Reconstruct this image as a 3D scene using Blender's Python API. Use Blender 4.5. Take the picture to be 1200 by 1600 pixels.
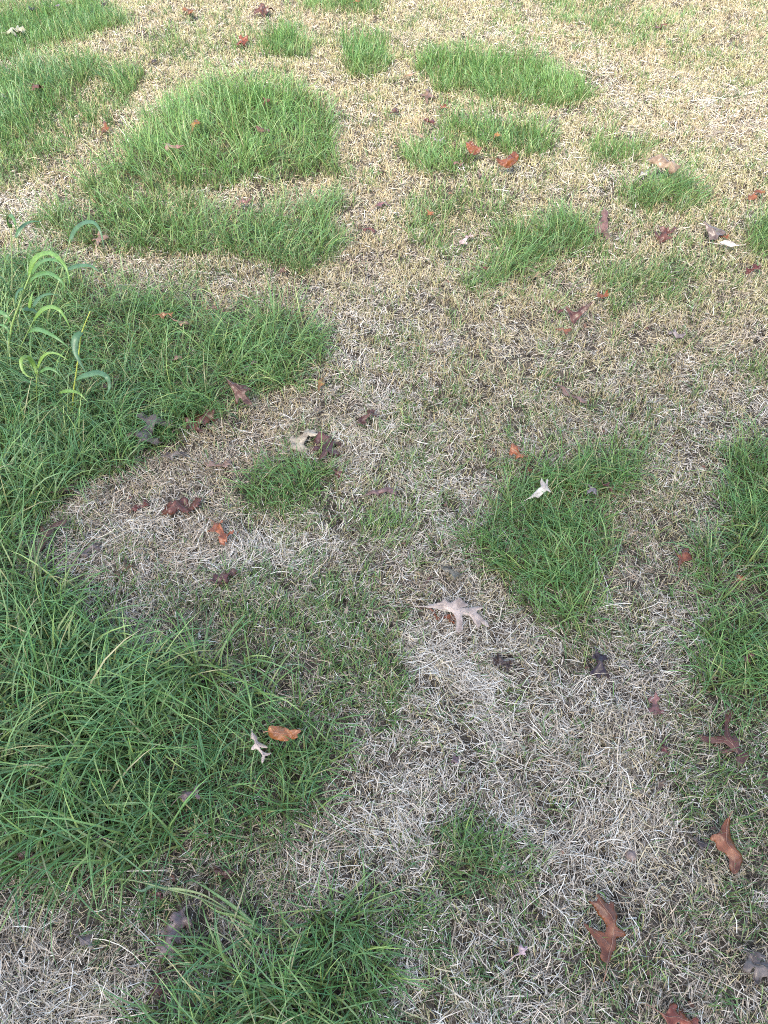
import bpy, math, random
import numpy as np
from mathutils import Vector, Matrix, Euler
from mathutils.geometry import delaunay_2d_cdt

for o in list(bpy.data.objects):
    bpy.data.objects.remove(o)
scene = bpy.context.scene
COL = scene.collection
R = math.radians

# ------------------------------------------------------------------ camera
CAM_H, PITCH, FPX = 1.5, R(50.0), 1164.0        # eye height, look-down angle, focal length in photo pixels
cam_data = bpy.data.cameras.new('camera')
cam_data.sensor_fit = 'VERTICAL'
cam_data.sensor_height = 36.0
cam_data.lens = 36.0 * FPX / 1600.0
cam_data.clip_start = 0.02
cam_data.clip_end = 3000.0
cam = bpy.data.objects.new('camera', cam_data)
COL.objects.link(cam)
cam.location = (0, 0, CAM_H)
cam.rotation_euler = (math.pi / 2 - PITCH, 0, 0)
scene.camera = cam

# ------------------------------------------------------------------ sky, sun, exposure
SUN_ELEV, SUN_AZ = R(48.0), R(200.0)              # azimuth clockwise from +Y
world = bpy.data.worlds.new('World')
scene.world = world
world.use_nodes = True
wn = world.node_tree
sky = wn.nodes.new('ShaderNodeTexSky')
sky.sky_type = 'NISHITA'
sky.sun_disc = False
sky.sun_elevation = SUN_ELEV
sky.sun_rotation = SUN_AZ
sky.air_density = 1.0
sky.dust_density = 2.0
sky.ozone_density = 1.0
bg = wn.nodes['Background']
bg.inputs['Strength'].default_value = 0.15
wn.links.new(sky.outputs['Color'], bg.inputs['Color'])
sun_data = bpy.data.lights.new('sun', 'SUN')
sun_data.energy = 1.5
sun_data.angle = R(15.0)
sun_data.color = (1.0, 0.94, 0.83)
sun = bpy.data.objects.new('sun', sun_data)
COL.objects.link(sun)
sv = Vector((math.sin(SUN_AZ) * math.cos(SUN_ELEV), math.cos(SUN_AZ) * math.cos(SUN_ELEV), math.sin(SUN_ELEV)))
sun.rotation_euler = sv.to_track_quat('Z', 'Y').to_euler()
sun.location = sv * 30
scene.view_settings.view_transform = 'Standard'
scene.view_settings.look = 'None'
scene.view_settings.exposure = 2.34
scene.view_settings.gamma = 1.0
scene.view_settings.use_curve_mapping = False
scene.render.engine = 'CYCLES'
scene.cycles.use_denoising = False
scene.cycles.filter_width = 1.0
scene.cycles.max_bounces = 6
scene.cycles.diffuse_bounces = 2
scene.cycles.transmission_bounces = 3

# ------------------------------------------------------------------ photo pixel <-> ground
CP, SP = math.cos(PITCH), math.sin(PITCH)

def gpt(px, py, z=0.0):
    """point of the lawn at height z seen at a photo pixel (1200 x 1600)"""
    u, v = (px - 600.0) / FPX, (800.0 - py) / FPX
    t = (CAM_H - z) / (SP - v * CP)
    return Vector((u * t, t * (CP + v * SP), z))

def at(px, py, Y):
    """point on the upright plane at distance Y"""
    u, v = (px - 600.0) / FPX, (800.0 - py) / FPX
    t = Y / (CP + v * SP)
    return Vector((u * t, Y, CAM_H - t * (SP - v * CP)))

def to_px(x, y, z=0.0):
    d = y * CP + (CAM_H - z) * SP
    return 600 + FPX * x / d, 800 - FPX * (y * SP - (CAM_H - z) * CP) / d, d

# ------------------------------------------------------------------ noise
def vnoise(x, y, scale, seed):
    rng = np.random.default_rng(seed)
    lat = rng.random((256, 256))
    x = np.asarray(x) / scale + 1000.0
    y = np.asarray(y) / scale + 1000.0
    xi, yi = np.floor(x).astype(int), np.floor(y).astype(int)
    fx, fy = x - xi, y - yi
    fx, fy = fx * fx * (3 - 2 * fx), fy * fy * (3 - 2 * fy)
    a = lat[xi % 256, yi % 256]; b = lat[(xi + 1) % 256, yi % 256]
    c = lat[xi % 256, (yi + 1) % 256]; d = lat[(xi + 1) % 256, (yi + 1) % 256]
    return (a * (1 - fx) + b * fx) * (1 - fy) + (c * (1 - fx) + d * fx) * fy

def fbm(x, y, scale, seed, octs=3):
    s, a, tot = 0, 1.0, 0
    for o in range(octs):
        s = s + a * vnoise(x, y, scale / 2 ** o, seed + o * 17); tot += a; a *= 0.55
    return s / tot

def ground_z(x, y):
    return 0.030 * (fbm(x, y, 0.9, 5, 2) - 0.5) + 0.012 * (vnoise(x, y, 0.16, 8) - 0.5)

# ------------------------------------------------------------------ where the lawn is green, bare, pale
# each patch: outline (photo pixels, laid on the ground), green cover, blade length m, tone 0 cool .. 1 yellow-green
GREEN = [
    # faint mixed areas first
    ([(840, -20), (960, 12), (1060, 55), (1110, 100), (960, 66), (850, 30)], .52, .04, .5),
    ([(660, -10), (800, -10), (870, 40), (980, 90), (1000, 130), (880, 80), (700, 40)], .20, .035, .9),
    ([(1000, 330), (1100, 300), (1200, 330), (1200, 440), (1080, 480), (900, 480), (700, 500), (690, 380), (820, 320)], .22, .045, .6),
    ([(640, 290), (760, 250), (860, 240), (900, 300), (800, 360), (700, 380), (640, 380)], .25, .05, .6),
    ([(500, 480), (660, 480), (660, 610), (560, 640), (480, 620)], .16, .04, .7),
    ([(740, 590), (850, 575), (930, 600), (900, 660), (800, 690), (740, 650)], .34, .045, .5),
    ([(640, 640), (1000, 620), (1120, 640), (1130, 780), (1060, 870), (980, 980), (960, 800), (740, 800), (660, 760)], .22, .04, .5),
    ([(500, 760), (640, 770), (740, 800), (740, 900), (640, 930), (540, 900), (470, 830)], .34, .045, .6),
    ([(200, 920), (330, 890), (440, 870), (580, 900), (650, 960), (650, 1040), (620, 1130), (530, 1130), (430, 1080), (330, 1030), (240, 980)], .42, .045, .3),
    ([(110, 1340), (300, 1320), (420, 1290), (450, 1370), (420, 1470), (300, 1480), (200, 1490), (90, 1440)], .36, .05, .3),
    ([(1030, 1110), (1200, 1100), (1200, 1340), (1150, 1330), (1080, 1290), (1020, 1240)], .48, .05, .35),
    ([(1000, 1320), (1200, 1330), (1200, 1600), (820, 1600), (830, 1450), (900, 1420), (960, 1500), (1030, 1500)], .26, .04, .25),
    ([(600, 1420), (700, 1440), (820, 1420), (840, 1600), (600, 1600)], .30, .04, .2),
    ([(660, 1230), (730, 1225), (740, 1260), (690, 1270)], .5, .04, .45),
    ([(820, 980), (930, 960), (1080, 1000), (1060, 1080), (960, 1080), (860, 1060)], .2, .04, .4),
    ([(40, 170), (150, 150), (220, 150), (150, 220), (60, 270), (0, 300), (0, 230)], .5, .06, .5),
    ([(250, 60), (330, 40), (420, 40), (470, 60), (430, 100), (300, 110)], .2, .05, .6),
    ([(210, 60), (290, 55), (280, 80), (200, 85)], .4, .05, .5),
    ([(630, 330), (680, 310), (745, 285), (745, 320), (690, 340), (695, 390), (640, 385)], .62, .06, .6),
    ([(745, 330), (800, 335), (790, 370), (745, 360)], .5, .05, .6),
    ([(960, 420), (1080, 408), (1085, 462), (985, 478), (935, 462)], .62, .065, .45),
    ([(1160, 580), (1200, 572), (1200, 612), (1165, 608)], .6, .05, .6),
    ([(1000, 560), (1028, 555), (1030, 605), (1005, 610)], .4, .05, .6),
    ([(590, 655), (650, 650), (660, 685), (600, 695)], .42, .05, .6),
    ([(600, 700), (660, 700), (650, 730), (600, 735)], .5, .05, .5),
    ([(540, 790), (640, 795), (650, 850), (560, 865)], .5, .055, .65),
    ([(455, 770), (510, 770), (500, 815), (450, 815)], .6, .055, .7),
    # clear patches
    ([(0, 22), (60, 5), (150, 2), (175, 20), (216, 38), (150, 60), (80, 75), (30, 95), (0, 106)], .85, .075, .5),
    ([(0, 118), (70, 97), (155, 93), (165, 112), (120, 150), (80, 185), (45, 215), (0, 240)], .85, .09, .4),
    ([(165, 105), (215, 112), (225, 140), (180, 172), (160, 160)], .8, .08, .5),
    ([(330, 122), (400, 130), (470, 138), (510, 165), (520, 230), (530, 278), (440, 292), (350, 287), (260, 297), (180, 305),
      (110, 302), (130, 270), (190, 250), (220, 205), (270, 168)], .98, .115, .8),
    ([(70, 332), (150, 310), (260, 312), (330, 330), (400, 325), (525, 310), (532, 395), (480, 432), (430, 422), (330, 402),
      (240, 398), (150, 385), (80, 375)], .92, .095, .55),
    ([(0, 400), (60, 388), (140, 430), (250, 452), (330, 470), (420, 462), (490, 490), (497, 560), (472, 592), (405, 618),
      (370, 638), (330, 658), (240, 700), (195, 728), (140, 745), (90, 780), (55, 830), (0, 860)], .97, .12, .45),
    ([(0, 480), (120, 560), (230, 640), (190, 725), (110, 755), (60, 825), (0, 850)], 1.0, .15, .30),
    ([(0, 850), (50, 890), (80, 930), (150, 958), (210, 990), (290, 1020), (380, 1060), (430, 1090), (500, 1130), (512, 1180),
      (490, 1240), (420, 1290), (330, 1310), (200, 1330), (100, 1340), (50, 1352), (0, 1348)], 1.0, .17, .5),
    ([(330, 1130), (430, 1100), (510, 1140), (510, 1200), (470, 1270), (380, 1300), (270, 1310), (250, 1230)], .9, .10, .2),
    ([(320, 1480), (400, 1440), (450, 1418), (540, 1402), (570, 1430), (577, 1500), (592, 1560), (600, 1600), (190, 1600),
      (230, 1530)], .95, .11, .28),
    ([(700, 1330), (720, 1285), (790, 1290), (822, 1330), (812, 1390), (780, 1420), (700, 1440), (640, 1470), (600, 1480),
      (610, 1420), (680, 1400)], .66, .07, .3),
    ([(790, 760), (850, 720), (930, 702), (1005, 692), (1002, 740), (955, 790), (975, 830), (962, 890), (930, 960), (870, 980),
      (820, 960), (800, 900), (745, 890), (730, 830), (760, 800)], .76, .085, .5),
    ([(1200, 668), (1140, 700), (1130, 760), (1150, 800), (1100, 860), (1085, 920), (1100, 980), (1070, 1040), (1080, 1090),
      (1130, 1112), (1200, 1110)], .80, .095, .42),
    ([(365, 742), (430, 715), (510, 708), (522, 745), (500, 780), (430, 790), (380, 778)], .8, .075, .6),
    ([(655, 86), (700, 78), (770, 83), (850, 95), (900, 115), (938, 150), (900, 172), (840, 165), (760, 160), (680, 142),
      (648, 120)], .88, .075, .75),
    ([(680, 186), (760, 180), (862, 200), (857, 240), (800, 246), (750, 230), (690, 210)], .92, .085, .6),
    ([(628, 236), (700, 218), (747, 250), (720, 276), (640, 270)], .9, .08, .6),
    ([(920, 226), (1000, 222), (1012, 246), (930, 262)], .9, .075, .55),
    ([(950, 302), (1010, 286), (1080, 270), (1112, 300), (1080, 330), (990, 337)], .94, .09, .5),
    ([(820, 350), (880, 325), (930, 350), (942, 385), (880, 410), (800, 442), (730, 455), (722, 430), (790, 390)], .94, .09, .5),
    ([(1168, 352), (1200, 330), (1200, 418), (1172, 402)], .9, .08, .5),
    ([(530, 62), (590, 58), (606, 90), (600, 122), (570, 132), (540, 100)], .9, .09, .65),
    ([(400, 62), (440, 38), (482, 60), (486, 98), (420, 92)], .85, .075, .6),
    ([(498, 52), (520, 55), (515, 75), (495, 72)], .7, .06, .6),
    ([(470, 0), (580, 0), (602, 20), (560, 27), (490, 20)], .75, .06, .7),
]
# bleached mats of flat straw: outline, strength
PALE = [
    ([(100, 790), (200, 748), (270, 765), (350, 800), (470, 820), (510, 880), (430, 905), (330, 900), (180, 925), (90, 905), (70, 850)], .95),
    ([(300, 680), (420, 640), (560, 610), (700, 680), (680, 730), (560, 740), (400, 705)], .65),
    ([(640, 755), (770, 760), (770, 870), (680, 900), (640, 830)], .5),
    ([(400, 1020), (440, 1060), (510, 1110), (480, 1120), (410, 1070)], .7),
    ([(640, 960), (740, 990), (850, 1060), (900, 1150), (1010, 1240), (1060, 1290), (990, 1400), (880, 1440), (830, 1300), (700, 1160), (620, 1060)], .75),
    ([(1000, 1000), (1070, 960), (1060, 1090), (1000, 1180), (960, 1130)], .5),
    ([(490, 1230), (700, 1220), (680, 1320), (620, 1420), (560, 1440), (440, 1410), (420, 1330)], .65),
    ([(0, 1375), (80, 1365), (100, 1480), (220, 1500), (240, 1600), (0, 1600)], .95),
    ([(600, 1500), (760, 1480), (860, 1500), (900, 1600), (600, 1600)], .4),
    ([(0, 300), (90, 285), (70, 350), (0, 395)], .95),
    ([(150, 395), (250, 410), (285, 455), (200, 445), (140, 425)], .8),
    ([(560, 60), (700, 50), (820, 70), (1000, 130), (1200, 170), (1200, 250), (1000, 190), (880, 110), (700, 75)], 1.0),
    ([(900, 245), (1000, 250), (1000, 300), (900, 290)], .5),
    ([(880, 500), (920, 500), (930, 535), (860, 540)], .6),
    ([(200, 155), (250, 150), (240, 175), (195, 170)], .7),
    ([(70, 170), (105, 170), (100, 205), (70, 200)], .7),
]
CELL = 5.0
MX0, MY0, MW, MH = -300, -200, 360, 400           # raster reaches past the frame so a side step still finds lawn
gx = MX0 + (np.arange(MW) + .5) * CELL
gy = MY0 + (np.arange(MH) + .5) * CELL
GX, GY = np.meshgrid(gx, gy)
CXc, CYc = np.clip(GX, 3, 1197), np.clip(GY, 3, 1597)   # past the photo the lawn goes on as at its edge

def poly_mask(pts):
    inside = np.zeros(GX.shape, bool)
    n = len(pts)
    for i in range(n):
        x1, y1 = pts[i]; x2, y2 = pts[(i + 1) % n]
        if y1 == y2:
            continue
        c = (y1 > CYc) != (y2 > CYc)
        inside ^= c & (CXc < (x2 - x1) * (CYc - y1) / (y2 - y1) + x1)
    return inside.astype(float)

def blur(a, k):
    for _ in range(2):
        for ax in (0, 1):
            p = np.pad(a, [(k, k) if q == ax else (0, 0) for q in (0, 1)], mode='edge')
            c = np.cumsum(np.insert(p, 0, 0, axis=ax), axis=ax)
            n = a.shape[ax]
            hi = np.take(c, np.arange(n) + 2 * k + 1, axis=ax); lo = np.take(c, np.arange(n), axis=ax)
            a = (hi - lo) / (2 * k + 1)
    return a

COVER = np.full(GX.shape, .045); HGT = np.full(GX.shape, .04); TONE = np.full(GX.shape, .5); PALEM = np.zeros(GX.shape)
for pts, d, h, tn in GREEN:
    m = blur(poly_mask(pts), 1 if d > .7 else 3)
    d = d * .82 if d < .4 else min(1.0, d * 1.05)
    COVER = COVER * (1 - m) + m * d
    HGT = HGT * (1 - m) + m * h
    TONE = TONE * (1 - m) + m * tn
for pts, s in PALE:
    PALEM = np.maximum(PALEM, blur(poly_mask(pts), 5) * s)

def sample(px, py, *maps):
    i = np.clip(((py - MY0) / CELL).astype(int), 0, MH - 1)
    j = np.clip(((px - MX0) / CELL).astype(int), 0, MW - 1)
    return [m[i, j] for m in maps]

def lawn_at(x, y):
    """cover, height, tone, pale at ground points, edges frayed by noise"""
    wx = x + .09 * (fbm(x, y, .16, 31) - .5) + .05 * (vnoise(x, y, .02, 33) - .5); wy = y + .11 * (fbm(x, y, .16, 57) - .5) + .06 * (vnoise(x, y, .02, 35) - .5)
    px, py, d = to_px(wx, wy)
    c_, h_, t_, p_ = sample(px, py, COVER, HGT, TONE, PALEM)
    qx, qy, _ = to_px(wx, wy, .45 * h_)            # the patch outlines are those of the blade tips, so roots keep clear of the far rim
    c2 = sample(qx, qy, COVER)[0]
    c_ = np.where(h_ > .055, np.minimum(c_, np.maximum(c2, .10)), c_)
    return c_, h_, t_, np.clip(p_ * (1.7 * fbm(x, y, .12, 640) - .1), 0, 1), px, py, d

# ------------------------------------------------------------------ materials
def mat_attr(name, rough, transl, spec=0.4, bump=False):
    m = bpy.data.materials.new(name); m.use_nodes = True
    nt = m.node_tree; nt.nodes.clear()
    out = nt.nodes.new('ShaderNodeOutputMaterial')
    at_ = nt.nodes.new('ShaderNodeAttribute'); at_.attribute_name = 'tint'
    pb = nt.nodes.new('ShaderNodeBsdfPrincipled')
    pb.inputs['Roughness'].default_value = rough
    pb.inputs['Specular IOR Level'].default_value = spec
    tr = nt.nodes.new('ShaderNodeBsdfTranslucent')
    mx = nt.nodes.new('ShaderNodeMixShader'); mx.inputs[0].default_value = transl
    nt.links.new(at_.outputs['Color'], pb.inputs['Base Color'])
    nt.links.new(at_.outputs['Color'], tr.inputs['Color'])
    nt.links.new(pb.outputs[0], mx.inputs[1]); nt.links.new(tr.outputs[0], mx.inputs[2])
    nt.links.new(mx.outputs[0], out.inputs['Surface'])
    return m

M_GREEN = mat_attr('living grass', .42, .26, .5)
M_STRAW = mat_attr('dry straw', .6, .08, .35)

def mat_soil():
    m = bpy.data.materials.new('thatch and soil'); m.use_nodes = True
    nt = m.node_tree; pb = nt.nodes['Principled BSDF']
    tc = nt.nodes.new('ShaderNodeTexCoord')
    n1 = nt.nodes.new('ShaderNodeTexNoise'); n1.inputs['Scale'].default_value = 55; n1.inputs['Detail'].default_value = 8
    n2 = nt.nodes.new('ShaderNodeTexNoise'); n2.inputs['Scale'].default_value = 1.1; n2.inputs['Detail'].default_value = 5
    r1 = nt.nodes.new('ShaderNodeValToRGB')
    r1.color_ramp.elements[0].position = .35; r1.color_ramp.elements[0].color = (.020, .016, .012, 1)
    r1.color_ramp.elements[1].position = .68; r1.color_ramp.elements[1].color = (.105, .085, .062, 1)
    r2 = nt.nodes.new('ShaderNodeValToRGB')
    r2.color_ramp.elements[0].position = .48; r2.color_ramp.elements[0].color = (0, 0, 0, 1)
    r2.color_ramp.elements[1].position = .58; r2.color_ramp.elements[1].color = (.6, .6, .6, 1)
    mx = nt.nodes.new('ShaderNodeMixRGB'); mx.inputs['Color2'].default_value = (.07, .12, .035, 1)
    # far lawn (beyond where single blades are built) reads as mixed green and straw
    geo = nt.nodes.new('ShaderNodeNewGeometry')
    ln = nt.nodes.new('ShaderNodeVectorMath'); ln.operation = 'LENGTH'
    mr = nt.nodes.new('ShaderNodeMapRange')
    mr.inputs['From Min'].default_value = 7; mr.inputs['From Max'].default_value = 9.5
    mul = nt.nodes.new('ShaderNodeMath'); mul.operation = 'MULTIPLY'
    bp = nt.nodes.new('ShaderNodeBump'); bp.inputs['Strength'].default_value = .8; bp.inputs['Distance'].default_value = .01
    L = nt.links.new
    L(tc.outputs['Object'], n1.inputs['Vector']); L(tc.outputs['Object'], n2.inputs['Vector'])
    L(n1.outputs['Fac'], r1.inputs['Fac']); L(n2.outputs['Fac'], r2.inputs['Fac'])
    L(geo.outputs['Position'], ln.inputs[0]); L(ln.outputs['Value'], mr.inputs['Value'])
    L(mr.outputs['Result'], mul.inputs[0]); L(r2.outputs['Color'], mul.inputs[1])
    ms = nt.nodes.new('ShaderNodeMixRGB'); ms.inputs['Color2'].default_value = (.30, .24, .15, 1)
    L(mr.outputs['Result'], ms.inputs['Fac']); L(r1.outputs['Color'], ms.inputs['Color1'])
    L(mul.outputs[0], mx.inputs['Fac']); L(ms.outputs['Color'], mx.inputs['Color1'])
    L(mx.outputs['Color'], pb.inputs['Base Color']); L(n1.outputs['Fac'], bp.inputs['Height'])
    L(bp.outputs['Normal'], pb.inputs['Normal'])
    pb.inputs['Roughness'].default_value = .95
    pb.inputs['Specular IOR Level'].default_value = .1
    return m
M_SOIL = mat_soil()

# ------------------------------------------------------------------ ground sheet (fine near the camera, out to the horizon)
def build_ground():
    ax = np.concatenate([[-900, -300, -100, -40, -18, -9], np.linspace(-5, 5, 126), [9, 18, 40, 100, 300, 900]])
    ay = np.concatenate([[-900, -300, -100, -40, -15, -6], np.linspace(-2, 8, 126), [12, 20, 40, 100, 300, 900]])
    X, Y = np.meshgrid(ax, ay)
    Z = ground_z(X, Y)
    Z[(np.abs(X) > 8) | (Y > 11) | (Y < -5)] *= 3
    n, k = X.shape
    vs = np.stack([X.ravel(), Y.ravel(), Z.ravel()], 1)
    idx = np.arange(n * k).reshape(n, k)
    f = np.stack([idx[:-1, :-1].ravel(), idx[:-1, 1:].ravel(), idx[1:, 1:].ravel(), idx[1:, :-1].ravel()], 1)
    me = bpy.data.meshes.new('ground'); me.from_pydata(vs.tolist(), [], f.tolist())
    me.polygons.foreach_set('use_smooth', np.ones(len(me.polygons), bool))
    me.materials.append(M_SOIL)
    o = bpy.data.objects.new('ground', me); COL.objects.link(o)
    o['kind'] = 'structure'; o['label'] = 'bare greyish brown soil and thatch under the patchy lawn'; o['category'] = 'ground'
build_ground()

# ------------------------------------------------------------------ ribbons: every blade its own bent, tapering strip
def ribbons(name, mat, P, az, elev, bend, twist, L, W, roll, c0, c1, K, blunt, label, cat, flat=False):
    N = len(az)
    if N == 0:
        return
    s = np.linspace(0, 1, K + 1)
    mids = (s[:-1] + s[1:]) / 2
    e = elev[:, None] - bend[:, None] * 1.25 * mids[None] ** 1.4
    a = az[:, None] + twist[:, None] * mids[None]
    st = (L / K)[:, None]
    d = np.stack([np.cos(e) * np.cos(a), np.cos(e) * np.sin(a), np.sin(e)], 2) * st[..., None]
    C = np.concatenate([P[:, None, :], P[:, None, :] + np.cumsum(d, 1)], 1)         # N, K+1, 3
    gz = 0.0 if flat else ground_z(C[..., 0], C[..., 1])
    C[..., 2] = np.maximum(C[..., 2], gz + .002)
    side = np.stack([-np.sin(az), np.cos(az), np.zeros(N)], 1)
    T = d / np.linalg.norm(d, axis=2, keepdims=True)
    T = np.concatenate([T, T[:, -1:]], 1)
    nor = np.cross(T, side[:, None, :])
    wd = np.cos(roll)[:, None, None] * side[:, None, :] + np.sin(roll)[:, None, None] * nor
    prof = (1 - (1 - blunt) * s ** 1.6) * (0.75 + 0.25 * np.minimum(1, s * 4))
    hw = (W / 2)[:, None] * prof[None]
    A = C - wd * hw[..., None]; B = C + wd * hw[..., None]
    nv = 2 * K + 1
    V = np.empty((N, nv, 3), np.float32)
    V[:, 0:2 * K:2] = A[:, :K]; V[:, 1:2 * K:2] = B[:, :K]; V[:, 2 * K] = C[:, K]
    col = np.empty((N, nv, 4), np.float32); col[..., 3] = 1
    sv_ = np.concatenate([np.repeat(s[:K], 2), [1.0]])
    col[..., :3] = c0[:, None, :] * (1 - sv_)[None, :, None] + c1[:, None, :] * sv_[None, :, None]
    base = (np.arange(N) * nv)[:, None]
    loops = []; 
    q = []
    for k in range(K - 1):
        q += [2 * k, 2 * k + 1, 2 * k + 3, 2 * k + 2]
    q += [2 * K - 2, 2 * K - 1, 2 * K]
    loops = (base + np.array(q)[None]).ravel().astype(np.int32)
    tot = np.tile(np.array([4] * (K - 1) + [3], np.int32), N)
    start = np.concatenate([[0], np.cumsum(tot)[:-1]]).astype(np.int32)
    me = bpy.data.meshes.new(name)
    me.vertices.add(N * nv); me.vertices.foreach_set('co', V.ravel())
    me.loops.add(len(loops)); me.loops.foreach_set('vertex_index', loops)
    me.polygons.add(len(tot)); me.polygons.foreach_set('loop_start', start)
    me.update(calc_edges=True)
    ca = me.attributes.new('tint', 'FLOAT_COLOR', 'POINT'); ca.data.foreach_set('color', col.ravel())
    me.materials.append(mat)
    if flat:
        return me
    o = bpy.data.objects.new(name, me); COL.objects.link(o)
    o['kind'] = 'stuff'; o['label'] = label; o['category'] = cat
    return N * (2 * K - 1)

rng = np.random.default_rng(2024)

def scatter(per_m2, near_boost=1.0):
    """random ground points over the lawn in view plus a margin; fewer outside the frame"""
    x0, x1, y0, y1 = -3.6, 3.6, -.5, 6.6
    n = int(per_m2 * near_boost * (x1 - x0) * (y1 - y0))
    x = rng.uniform(x0, x1, n); y = rng.uniform(y0, y1, n)
    px, py, d = to_px(x, y)
    out = np.maximum.reduce([-px, px - 1200, -py, py - 1600, np.zeros(n)])
    keep = np.where(out <= 30, 1.0, np.where(out < 170, .6, 0.0))
    lod = np.clip(near_boost * np.clip(2.0 / d, .62, 1.0), 0, near_boost) / near_boost
    k = rng.random(n) < keep * lod
    return x[k], y[k]

def mixc(a, b, t):
    return np.asarray(a)[None] * (1 - t)[:, None] + np.asarray(b)[None] * t[:, None]

TRI = 0
# --- 1. flat straw: a fine litter of chopped bits below, bleached clippings lying every way above
def thatch_colours(x, y, n, pale, cov, far, dk):
    g = np.clip(fbm(x, y, .30, 91) * 2 - .6 + rng.normal(0, .28, n) + .25 * pale, 0, 1)
    c = mixc((.36, .275, .185), (.49, .43, .345), g)
    warm = rng.random(n) < np.clip(.70 * far + 2.2 * (fbm(x, y, .13, 833) - .55), 0, .8)
    c[warm] = mixc((.36, .285, .165), (.50, .425, .275), rng.random(warm.sum()))
    dark = rng.random(n) < dk * (1 - .6 * pale) * (1 - .35 * far)
    c[dark] = mixc((.075, .058, .042), (.20, .155, .11), rng.random(dark.sum()))
    wht = rng.random(n) < .09 + .10 * pale
    c[wht] = mixc((.52, .47, .38), (.64, .59, .50), rng.random(wht.sum()))
    grn = rng.random(n) < .03 + .22 * cov
    c[grn] = mixc((.12, .16, .07), (.25, .27, .12), rng.random(grn.sum()))
    return c

def thatch(name, per, K, mean, wmin, wmax, zlo, zhi, base, dk, label):
    global TRI
    x, y = scatter(per)
    cov, hg, tn, pale, px, py, d = lawn_at(x, y)
    far = np.clip((950 - py) / 600, 0, 1)
    nearb = np.clip((2.3 - d) / .6, 0, 1)
    k = rng.random(len(x)) < np.clip((base + .22 * nearb + .4 * pale - .6 * cov - .12 * far) * np.clip(fbm(x, y, .045, 720, 2) * 2.6 - .45, .3, 1.25), .06, 1)
    x, y, cov, pale, far, d = [q[k] for q in (x, y, cov, pale, far, d)]
    n = len(x)
    L = np.clip(rng.lognormal(math.log(mean), .45, n) * (1 + .5 * pale), .008, .09)
    W = rng.uniform(wmin, wmax, n) * np.clip(d / 2.2, .9, 1.5)
    flow = fbm(x, y, .25, 77) * 4 * math.pi
    az = np.where(rng.random(n) < .4, flow + rng.normal(0, .5, n), rng.uniform(0, 2 * math.pi, n))
    c = thatch_colours(x, y, n, pale, cov, far, dk)
    P = np.stack([x, y, ground_z(x, y) + .002 + zlo + rng.random(n) ** 1.2 * (zhi - zlo + .006 * pale)], 1)
    TRI += ribbons(name, M_STRAW, P, az, rng.normal(.12, .28, n), rng.normal(.3, .45, n), rng.normal(0, .6, n), L, W,
                   rng.normal(0, .5, n), c * rng.uniform(.8, 1.1, n)[:, None], c, K, .55, label, 'straw')
thatch('chopped_litter', 44000, 1, .020, .0014, .0030, 0, .009, .75, .55, 'fine chopped greyish straw litter lying directly on the soil')
thatch('straw_thatch', 38000, 2, .022, .0010, .0023, .006, .021, .58, .30, 'bleached dry straw clippings matted flat over the bare soil')

# --- 2. standing stubble: short cut dormant grass
x, y = scatter(33000)
cov, hg, tn, pale, px, py, d = lawn_at(x, y)
far = np.clip((1000 - py) / 600, 0, 1)
clump = fbm(x, y, .055, 12, 2)
k = rng.random(len(x)) < np.clip((.30 + .52 * far) * (1 - .55 * pale) * (1 - .75 * cov) * np.clip(clump * 3 - .7, .12, 1.1), 0, 1)
x, y, cov, tn, pale, far, d, py = [q[k] for q in (x, y, cov, tn, pale, far, d, py)]
n = len(x)
L = np.clip(rng.normal(.030, .008, n), .012, .06) * (.85 + .2 * far)
W = rng.uniform(.0013, .0024, n) * np.clip(d / 2.4, 1, 1.45)
hue = np.clip(fbm(x, y, .45, 140) * 2.2 - .6 + rng.normal(0, .28, n), 0, 1)
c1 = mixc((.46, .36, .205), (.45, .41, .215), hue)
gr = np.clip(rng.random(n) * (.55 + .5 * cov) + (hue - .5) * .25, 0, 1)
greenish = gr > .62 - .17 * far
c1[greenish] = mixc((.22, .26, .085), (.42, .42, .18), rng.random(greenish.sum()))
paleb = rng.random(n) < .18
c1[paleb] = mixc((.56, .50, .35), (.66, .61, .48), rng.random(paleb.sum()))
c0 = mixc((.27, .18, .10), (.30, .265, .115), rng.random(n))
P = np.stack([x, y, ground_z(x, y)], 1)
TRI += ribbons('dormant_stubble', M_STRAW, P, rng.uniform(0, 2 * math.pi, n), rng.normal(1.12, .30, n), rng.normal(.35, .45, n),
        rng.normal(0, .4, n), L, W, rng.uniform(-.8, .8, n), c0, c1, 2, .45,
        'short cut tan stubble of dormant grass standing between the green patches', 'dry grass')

# --- 3. long loose strands of hay, mostly on the pale mats
x, y = scatter(650)
cov, hg, tn, pale, px, py, d = lawn_at(x, y)
k = rng.random(len(x)) < np.clip(.10 + .9 * pale ** 1.3 - .05 * cov, .03, 1)
x, y, pale, d = [q[k] for q in (x, y, pale, d)]
n = len(x)
flow = fbm(x, y, .35, 210) * 2 * math.pi * 1.6
c = mixc((.44, .37, .27), (.62, .57, .47), rng.random(n))
P = np.stack([x, y, ground_z(x, y) + rng.uniform(.010, .026, n)], 1)
TRI += ribbons('loose_hay', M_STRAW, P, flow + rng.normal(0, .6, n), rng.normal(.10, .12, n), rng.normal(.25, .35, n), rng.normal(0, .8, n),
        np.clip(rng.lognormal(math.log(.065), .35, n), .03, .14), rng.uniform(.0011, .0020, n) * np.clip(d / 2.4, 1, 1.3), rng.normal(0, .4, n), c * .95, c, 5, .5,
        'long pale loose hay strands lying across the dry lawn', 'hay')

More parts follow.
